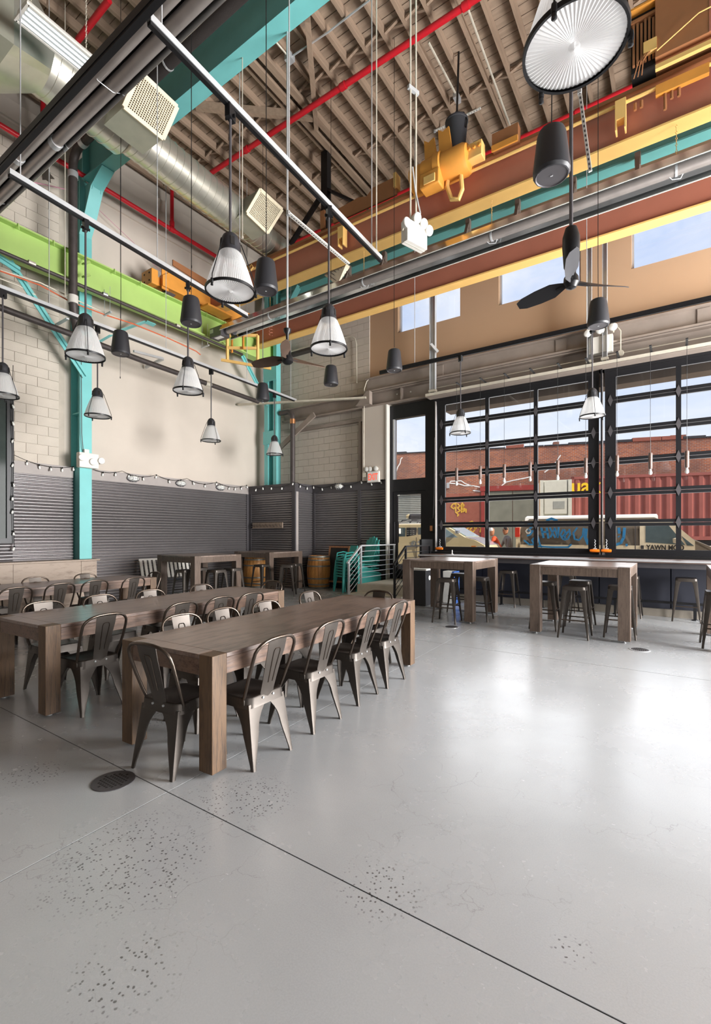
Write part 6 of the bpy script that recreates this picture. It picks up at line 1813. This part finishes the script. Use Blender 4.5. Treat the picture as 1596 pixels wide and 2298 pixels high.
obj('worn_sign', MB().box(-.1, .34, -.012, 0, cz(1141), cz(1124)), M['shutter'], wt)

# vehicles: side view frame, x forward, y to the far side
def wheel(parent, x, y, r=.34):
    w_ = obj('wheel', MB().lathe([(0, -.10), (r*.6, -.10), (r, -.08), (r, .08), (r*.6, .10), (0, .10)], (x, y, r), 22, 'y'), M['tyre'], parent)
    obj('rim', MB().lathe([(0, -.105), (r*.58, -.105), (r*.6, -.09)], (x, y, r), 16, 'y'), M['steel'], w_)
def shell(poly, wd, tuck, z_split):
    """side profile (x,z) extruded across, upper half drawn in"""
    rings = []
    for yv, ins in ((0.10, .06), (0.0, 0.0), (wd, 0.0), (wd-.10, .06)):
        pass
    mb = MB(); n = len(poly)
    cx = sum(p[0] for p in poly)/n; czv = sum(p[1] for p in poly)/n
    R = []
    for yv, sc in ((.0, .985), (.04, 1.0), (wd-.04, 1.0), (wd, .985)):
        ring = []
        for (x, z) in poly:
            t_ = max(0, (z-z_split))*tuck
            yy2 = yv + (t_ if yv < wd/2 else -t_)
            ring.append(Vector((cx+(x-cx)*sc, yy2, czv+(z-czv)*sc)))
        R.append(ring)
    mb.loft(R); return mb
VO = sp(1345, 13.6, 0.02)
van = thing('graffiti_van', 'grey and white van with blue graffiti parked outside the windows', 'van', tuple(VO), UA*.35)
va = UA*.35
VU = Vector((math.cos(va), math.sin(va), 0)); VN = Vector((-math.sin(va), math.cos(va), 0))
def vx(px):
    r = FWD + RGT*((px-798)/1063); q = Vector((VO.x, VO.y, 0)); k = q.dot(VN)/r.dot(VN); return (r*k-q).dot(VU), k
def vz(px, py): return EYE+(1200-py)/1063*vx(px)[1]-.02
def vp(px, py): return (vx(px)[0], vz(px, py))
L0 = vx(1160)[0]; R0 = vx(1640)[0]
zr = vz(1300, 1163)
poly = [(L0+.05, .35), (R0, .35), (R0+.05, .8), (R0-.1, 1.05), (vx(1592)[0], 1.22), (vx(1552)[0], 1.42), (vx(1490)[0], zr-.10), (vx(1470)[0], zr), (L0+.35, zr), (L0+.08, zr-.28), (L0, 1.1)]
obj('body', shell(poly, 1.95, .10, 1.1), M['vangrey'], van, smooth=30)
obj('roof', MB().prism([(.12, zr-.06), (.2, zr+.05), (.6, zr+.11), (1.4, zr+.11), (1.8, zr+.05), (1.86, zr-.06)], L0+.22, vx(1478)[0], 'x'), M['vanwhite'], van)
obj('roof_drip', MB().box(L0+.15, vx(1500)[0], .07, .12, zr-.10, zr-.05), M['vancream'], van)
dx0, dx1 = vx(1436)[0], vx(1532)[0]
obj('front_door', MB().prism([(dx0, .45), (vx(1560)[0], .45), (vx(1560)[0], 1.35), (vx(1505)[0], zr-.1), (dx0, zr-.1)], -.006, .012, 'y'), M['vancream'], van)
obj('door_window', MB().prism([(vx(1449)[0], vz(1449, 1217)), (vx(1538)[0], vz(1538, 1223)), (vx(1500)[0], vz(1500, 1178)), (vx(1449)[0], vz(1449, 1178))], -.012, -.005, 'y'), M['carglass'], van)
obj('quarter_window', MB().prism([(vx(1542)[0], vz(1542, 1224)), (vx(1558)[0], vz(1558, 1225)), (vx(1530)[0], vz(1530, 1203))], -.012, -.005, 'y'), M['carglass'], van)
obj('windshield', MB().prism([(vx(1560)[0], vz(1560, 1226)), (vx(1556)[0], vz(1560, 1226)+.02), (vx(1508)[0], vz(1508, 1172)), (vx(1512)[0], vz(1512, 1170))], .16, 1.75, 'y'), M['windsh'], van)
obj('bonnet', MB().box(vx(1562)[0], R0-.05, .04, 1.9, .9, vz(1590, 1228)), M['vancream'], van, bevel=.05)
obj('mirror', MB().lathe([(0, -.08), (.07, -.06), (.08, .05), (0, .08)], (vx(1516)[0], -.18, vz(1516, 1213)), 10), M['vancream'], van)
obj('door_handle', MB().box(vx(1437)[0]+.02, vx(1445)[0], -.03, -.006, vz(1440, 1232), vz(1440, 1224)), M['darkpant'], van)
obj('side_panel_seam', MB().box(vx(1425)[0], vx(1427)[0], -.01, 0, .5, zr-.15), M['trimd'], van)
obj('rear_frame', MB().box(L0-.03, L0+.1, .02, 1.93, .4, zr-.2), M['vancream'], van)
obj('tail_lamp', MB().box(L0-.05, L0+.08, -.02, .04, vz(1164, 1205), vz(1164, 1184)), M['taill'], van)
wheel(van, L0+1.0, .12); wheel(van, R0-.8, .12)
text('lettering', 'YAWN MOO', M['navyl'], van, (vx(1451)[0], -.012, vz(1451, 1233.5)), (PI/2, 0, 0), .19, .78, .002, .006)
obj('sill_trim', MB().box(L0+.1, dx0, -.008, .0, vz(1300, 1231), vz(1300, 1223)), M['vancream'], van)
for path, wd_ in (([(1184, 1176), (1192, 1174), (1196, 1180), (1186, 1190), (1196, 1192), (1190, 1200), (1184, 1202)], .045), ([(1176, 1212), (1188, 1222), (1200, 1222), (1194, 1212), (1206, 1200), (1212, 1222), (1216, 1228)], .04),
                  ([(1215, 1184), (1220, 1206)], .05), ([(1227, 1184), (1231, 1207)], .05), ([(1216, 1194), (1230, 1194)], .045), ([(1234, 1184), (1246, 1206)], .04), ([(1246, 1184), (1236, 1205)], .04), ([(1246, 1186), (1252, 1206), (1254, 1184)], .045),
                  ([(1264, 1188), (1258, 1200), (1264, 1210), (1274, 1210), (1280, 1200), (1278, 1188)], .04), ([(1266, 1188), (1270, 1196), (1264, 1203)], .04), ([(1276, 1192), (1268, 1202), (1268, 1212)], .04), ([(1296, 1184), (1287, 1196), (1290, 1210), (1300, 1212), (1308, 1202), (1310, 1186)], .04),
                  ([(1316, 1186), (1314, 1206), (1320, 1220)], .07), ([(1226, 1168), (1238, 1164), (1250, 1168)], .06), ([(1206, 1226), (1240, 1228), (1276, 1228), (1282, 1222)], .04), ([(1389, 1184), (1390, 1196)], .06), ([(1402, 1184), (1400, 1206), (1394, 1218), (1384, 1222)], .06), ([(1404, 1223), (1407, 1223)], .06), ([(1388, 1203), (1389, 1204)], .05)):
    scrawl(van, 'blue_scrawl', [vp(*q) for q in path], wd_*1.2, M['blue'], -.012)
obj('logo_ring', MB().lathe([(.05, -.006), (.09, -.006), (.09, 0), (.05, 0)], (vx(1186)[0], -.012, vz(1186, 1192)), 6, 'y'), M['paper'], van)

SO_ = sp(920, 14.9, .02)
suv = thing('suv', 'beige car with roof rack parked outside the street door', 'car', tuple(SO_), UA*.3)
sa_ = UA*.3
SU = Vector((math.cos(sa_), math.sin(sa_), 0)); SN = Vector((-math.sin(sa_), math.cos(sa_), 0))
def sx_(px):
    r = FWD + RGT*((px-798)/1063); q = Vector((SO_.x, SO_.y, 0)); k = q.dot(SN)/r.dot(SN); return (r*k-q).dot(SU), k
def sz_(px, py): return EYE+(1200-py)/1063*sx_(px)[1]-.02
x0, x1 = sx_(860)[0], sx_(968)[0]
zt = sz_(920, 1177)
obj('body', shell([(x0-.6, .42), (sx_(1091)[0], .42), (sx_(1093)[0], sz_(1090, 1232)), (sx_(1088)[0], sz_(1088, 1224)), (sx_(1066)[0], sz_(1066, 1212)), (sx_(1044)[0], sz_(1044, 1206)), (sx_(1003)[0], sz_(1003, 1182)), (sx_(985)[0], zt), (x0-.5, zt), (x0-.7, 1.1)], 1.85, .12, 1.1), M['suv'], suv, smooth=30)
obj('roof_cap', MB().box(x0-.4, x1, .16, 1.7, zt-.02, zt+.04), M['vanwhite'], suv, bevel=.02)
for (a, b, m_) in ((889, 908, 'carglass'), (911, 933, 'darkpant'), (937, 954, 'carglass')):
    obj('side_window', MB().box(sx_(a)[0], sx_(b)[0], .05, .075, sz_(920, 1204), sz_(920, 1184)), M[m_], suv)
for r_ in range(3):
    for c_ in range(3):
        obj('vent_slot', MB().box(sx_(912+c_*6.5)[0], sx_(916+c_*6.5)[0], .042, .05, sz_(920, 1200-r_*4), sz_(920, 1198.5-r_*4)), M['shutter'], suv)
obj('mirror', MB().box(sx_(891)[0], sx_(899)[0], -.1, .04, sz_(895, 1198), sz_(895, 1186)), M['vanwhite'], suv, bevel=.01)
obj('door_seam', MB().box(sx_(934)[0], sx_(935)[0], -.004, .01, .6, sz_(920, 1206)), M['trimd'], suv)
obj('door_handle', MB().box(sx_(938)[0], sx_(951)[0], -.03, .0, sz_(940, 1218), sz_(940, 1214)), M['steel'], suv)
obj('round_badge', MB().lathe([(0, -.006), (.095, -.006), (.095, 0)], (sx_(929)[0], -.002, sz_(929, 1220)), 20, 'y'), M['shutter'], suv)
text('lettering', 'L', M['suv'], suv, (sx_(929)[0]+.035, -.012, sz_(929, 1220)-.045), (PI/2, 0, 0), .13, -1.0, .001, .004)
obj('black_sill', MB().box(x0-.5, sx_(1075)[0], -.03, .06, .40, .58), M['darkpant'], suv)
wheel(suv, sx_(884)[0], .1, .40); wheel(suv, sx_(1058)[0], .1, .40)
for xk in (890, 912, 935, 952):
    obj('roof_bar', MB().tube([(sx_(xk)[0], .2, zt+.02), (sx_(xk)[0]+.1, .25, zt+.14), (sx_(xk)[0]+.1, 1.6, zt+.14), (sx_(xk)[0], 1.65, zt+.02)], .02, 6), M['darkpant'], suv)
obj('roof_rail', MB().bar((sx_(891)[0], .22, zt+.06), (sx_(915)[0], .22, zt+.15), .03, .03), M['steel'], suv)
obj('roof_rail', MB().bar((sx_(932)[0], .22, zt+.06), (sx_(955)[0], .22, zt+.15), .03, .03), M['steel'], suv)
rl = thing('rolled_bedding', 'dark rolled bundle tied on the beige car roof rack', 'bundle', tuple(SO_), sa_)
obj('bundle', MB().lathe([(0, sx_(902)[0]), (.07, sx_(902)[0]), (.09, sx_(912)[0]), (.08, sx_(940)[0]), (.05, sx_(948)[0]), (0, sx_(948)[0])], (0, .5, zt+.26), 12, 'x'), M['darkpant'], rl)
obj('fur_end', MB().lathe([(0, sx_(898)[0]), (.06, sx_(899)[0]), (.085, sx_(904)[0]), (.06, sx_(909)[0])], (0, .5, zt+.27), 10, 'x'), M['suv'], rl)

# windshield, bonnet and front end of the same car, seen through the garage door
obj('windshield', MB().prism([(sx_(1003)[0], sz_(1003, 1182)+.012), (sx_(1042)[0], sz_(1042, 1205)+.012), (sx_(1042)[0], sz_(1042, 1205)+.03), (sx_(1003)[0], sz_(1003, 1182)+.03)], .2, 1.65, 'y'), M['windsh'], suv)
obj('front_glass', MB().prism([(sx_(972)[0], sz_(972, 1206)), (sx_(1030)[0], sz_(1030, 1208)), (sx_(1000)[0], sz_(1000, 1187)), (sx_(972)[0], sz_(972, 1184))], .04, .075, 'y'), M['windsh'], suv)
obj('bonnet', MB().prism([(sx_(1044)[0], sz_(1044, 1206)+.01), (sx_(1066)[0], sz_(1066, 1212)+.015), (sx_(1088)[0], sz_(1088, 1224)+.01), (sx_(1088)[0], sz_(1088, 1224)-.04), (sx_(1044)[0], sz_(1044, 1206)-.06)], .06, 1.79, 'y'), M['skysilver'], suv)  # silver colour stands for the sky reflected in the beige bonnet
obj('wing_mirror', MB().lathe([(0, -.07), (.07, -.05), (.08, .03), (0, .07)], (sx_(1028)[0], -.05, sz_(1027, 1193)), 10), M['skysilver'], suv)
obj('headlight', MB().box(sx_(1072)[0], sx_(1086)[0], -.012, .06, sz_(1080, 1233), sz_(1080, 1226)), M['steel'], suv)
obj('side_marker', MB().box(sx_(1058)[0], sx_(1068)[0], -.012, .0, sz_(1064, 1229), sz_(1064, 1225)), M['amber'], suv)

# ------------------------------------------------------------------ two people on the far pavement
def person(label, loc, rz, joints, radii, edges, coat, pants, hair, cap, facing):
    t = thing('person', label, 'person', tuple(loc), rz)
    me = bpy.data.meshes.new('body')
    me.from_pydata(joints, edges, []); me.update()
    o = bpy.data.objects.new('body', me); COL.objects.link(o); o.parent = t
    sk = o.modifiers.new('skin', 'SKIN'); sk.use_smooth_shade = True
    for v, r in zip(me.skin_vertices[0].data, radii): v.radius = r if isinstance(r, tuple) else (r, r)
    me.skin_vertices[0].data[0].use_root = True
    sb = o.modifiers.new('sub', 'SUBSURF'); sb.levels = 1; sb.render_levels = 1
    me.materials.append(coat)
    return t, o
def build_person(label, loc, rz, lean, arm_l, arm_r, coat, pants, capm):
    # local: x right, y forward
    hip = Vector((0, 0, .92)); ln = math.radians(lean)
    sdir = Vector((0, math.sin(ln), math.cos(ln)))
    ch = hip+sdir*.28; sh_ = hip+sdir*.50; nk = hip+sdir*.58
    hd = nk+Vector((0, math.sin(ln*.7)*.16, math.cos(ln*.7)*.16))
    J = [hip, hip+sdir*.14, ch, sh_, nk]
    Rd = [(.16, .12), (.15, .115), (.165, .12), (.13, .09), (.06, .06)]
    E_ = [(0, 1), (1, 2), (2, 3), (3, 4)]
    def limb(base, pts, rad):
        prev = base
        for p, r in zip(pts, rad):
            J.append(Vector(p)); Rd.append(r); E_.append((prev, len(J)-1)); prev = len(J)-1
    for s, arm in ((-1, arm_l), (1, arm_r)):
        so_ = sh_+Vector((s*.19, 0, -.03))
        limb(3, [so_, so_+Vector(arm[0]), so_+Vector(arm[0])+Vector(arm[1])], [.062, .05, .038])
    t, body = person(label, loc, rz, [tuple(j) for j in J], Rd, E_, coat, pants, None, capm, 0)
    # legs as one trouser mesh each, joined to the body at the pelvis
    lg = MB()
    for s in (-1, 1):
        q = MB().tube([(s*.09, 0, .95), (s*.10, .02, .70), (s*.11, .04, .50), (s*.11, .0, .28), (s*.11, -.03, .08)], [.095, .09, .07, .062, .05], 10)
        obj('trouser_leg', q, pants, t)
        obj('shoe', MB().loft([[Vector((s*.11+a*.045, -.08+b, z)) for a, b, z in ((-1, 0, 0), (1, 0, 0), (1, 0, .09), (-1, 0, .09))], [Vector((s*.11+a*.05, .1+b, z)) for a, b, z in ((-1, 0, 0), (1, 0, 0), (1, 0, .07), (-1, 0, .07))], [Vector((s*.11+a*.035, .18+b, z)) for a, b, z in ((-1, 0, 0), (1, 0, 0), (1, 0, .03), (-1, 0, .03))]]), M['darkpant'], t)
    rot = Matrix.Translation(hd) @ Matrix.Rotation(-ln*.6, 4, 'X')
    head = MB().loft([[Vector((rx*math.cos(2*PI*k/16), ry*math.sin(2*PI*k/16)+yo, z)) for k in range(16)] for rx, ry, z, yo in ((.03, .035, -.13, .03), (.055, .065, -.10, .02), (.070, .085, -.04, .01), (.076, .095, .02, 0), (.072, .092, .07, -.005), (.050, .065, .11, -.01), (.015, .02, .125, -.01))]).xf(rot)
    ho = obj('head', head, M['skin'], t, smooth=80)
    for s in (-1, 1):
        obj('eye', MB().lathe([(0, -.008), (.010, 0), (0, .008)], (s*.03, .092, .02), 8, 'y').xf(rot), M['black'], ho)
        obj('ear', MB().lathe([(0, -.02), (.014, 0), (0, .02)], (s*.077, -.005, .01), 8).xf(rot), M['skin'], ho)
    obj('nose', MB().lathe([(0, .03), (.010, .0), (.016, -.02), (0, -.028)], (0, .098, -.01), 8).xf(rot), M['skin'], ho)
    obj('mouth', MB().box(-.022, .022, .082, .092, -.065, -.058).xf(rot), M['lintel'], ho)
    obj('cap' if capm is not M['darkhair'] else 'hair', MB().lathe([(.080, .03), (.082, .06), (.070, .10), (.04, .13), (0, .138)], (0, -.005, 0), 16).box(-.055, .055, .06, .16 if capm is not M['darkhair'] else .09, .045, .058).xf(rot), capm, t)
    for s, arm in ((-1, arm_l), (1, arm_r)):
        w_ = sh_+Vector((s*.19, 0, -.03))+Vector(arm[0])+Vector(arm[1]); dr_ = Vector(arm[1]).normalized()
        sd = Vector((1, 0, 0)); sd = (sd-dr_*sd.dot(dr_)).normalized()
        hn_ = MB().bar(w_, w_+dr_*.09, .075, .03)
        ob_ = obj('hand', hn_, M['skin'], t, bevel=.01)
        for k in range(4):
            b0 = w_+dr_*.085+sd*(-.027+k*.018)
            obj('finger', MB().tube([b0, b0+dr_*(.035+.006*(k in (1, 2))), b0+dr_*(.06+.01*(k in (1, 2)))+Vector((0, .012, -.006))], [.008, .008, .006], 6), M['skin'], ob_)
        b0 = w_+dr_*.03+sd*(-.035*s)
        obj('thumb', MB().tube([b0, b0+dr_*.03-sd*.02*s, b0+dr_*.055-sd*.022*s], [.010, .009, .007], 6), M['skin'], ob_)
    return t
p1_ = sp(1124, 15.4, .02)
build_person('person in orange jacket and white cap bending forward on the street', p1_, 1.75, 24, ((-.06, .10, -.26), (.0, .14, -.20)), ((.10, .16, -.22), (.02, .16, -.16)), M['hiviz'], M['hiviz'], M['whitecap'])
p2_ = sp(1146, 16.2, .02)
build_person('person in grey jacket with dark hair beside the orange jacket', p2_, 2.2, 14, ((-.08, .06, -.27), (-.02, .12, -.22)), ((.08, .10, -.26), (.0, .18, -.12)), M['greycoat'], M['darkpant'], M['darkhair'])
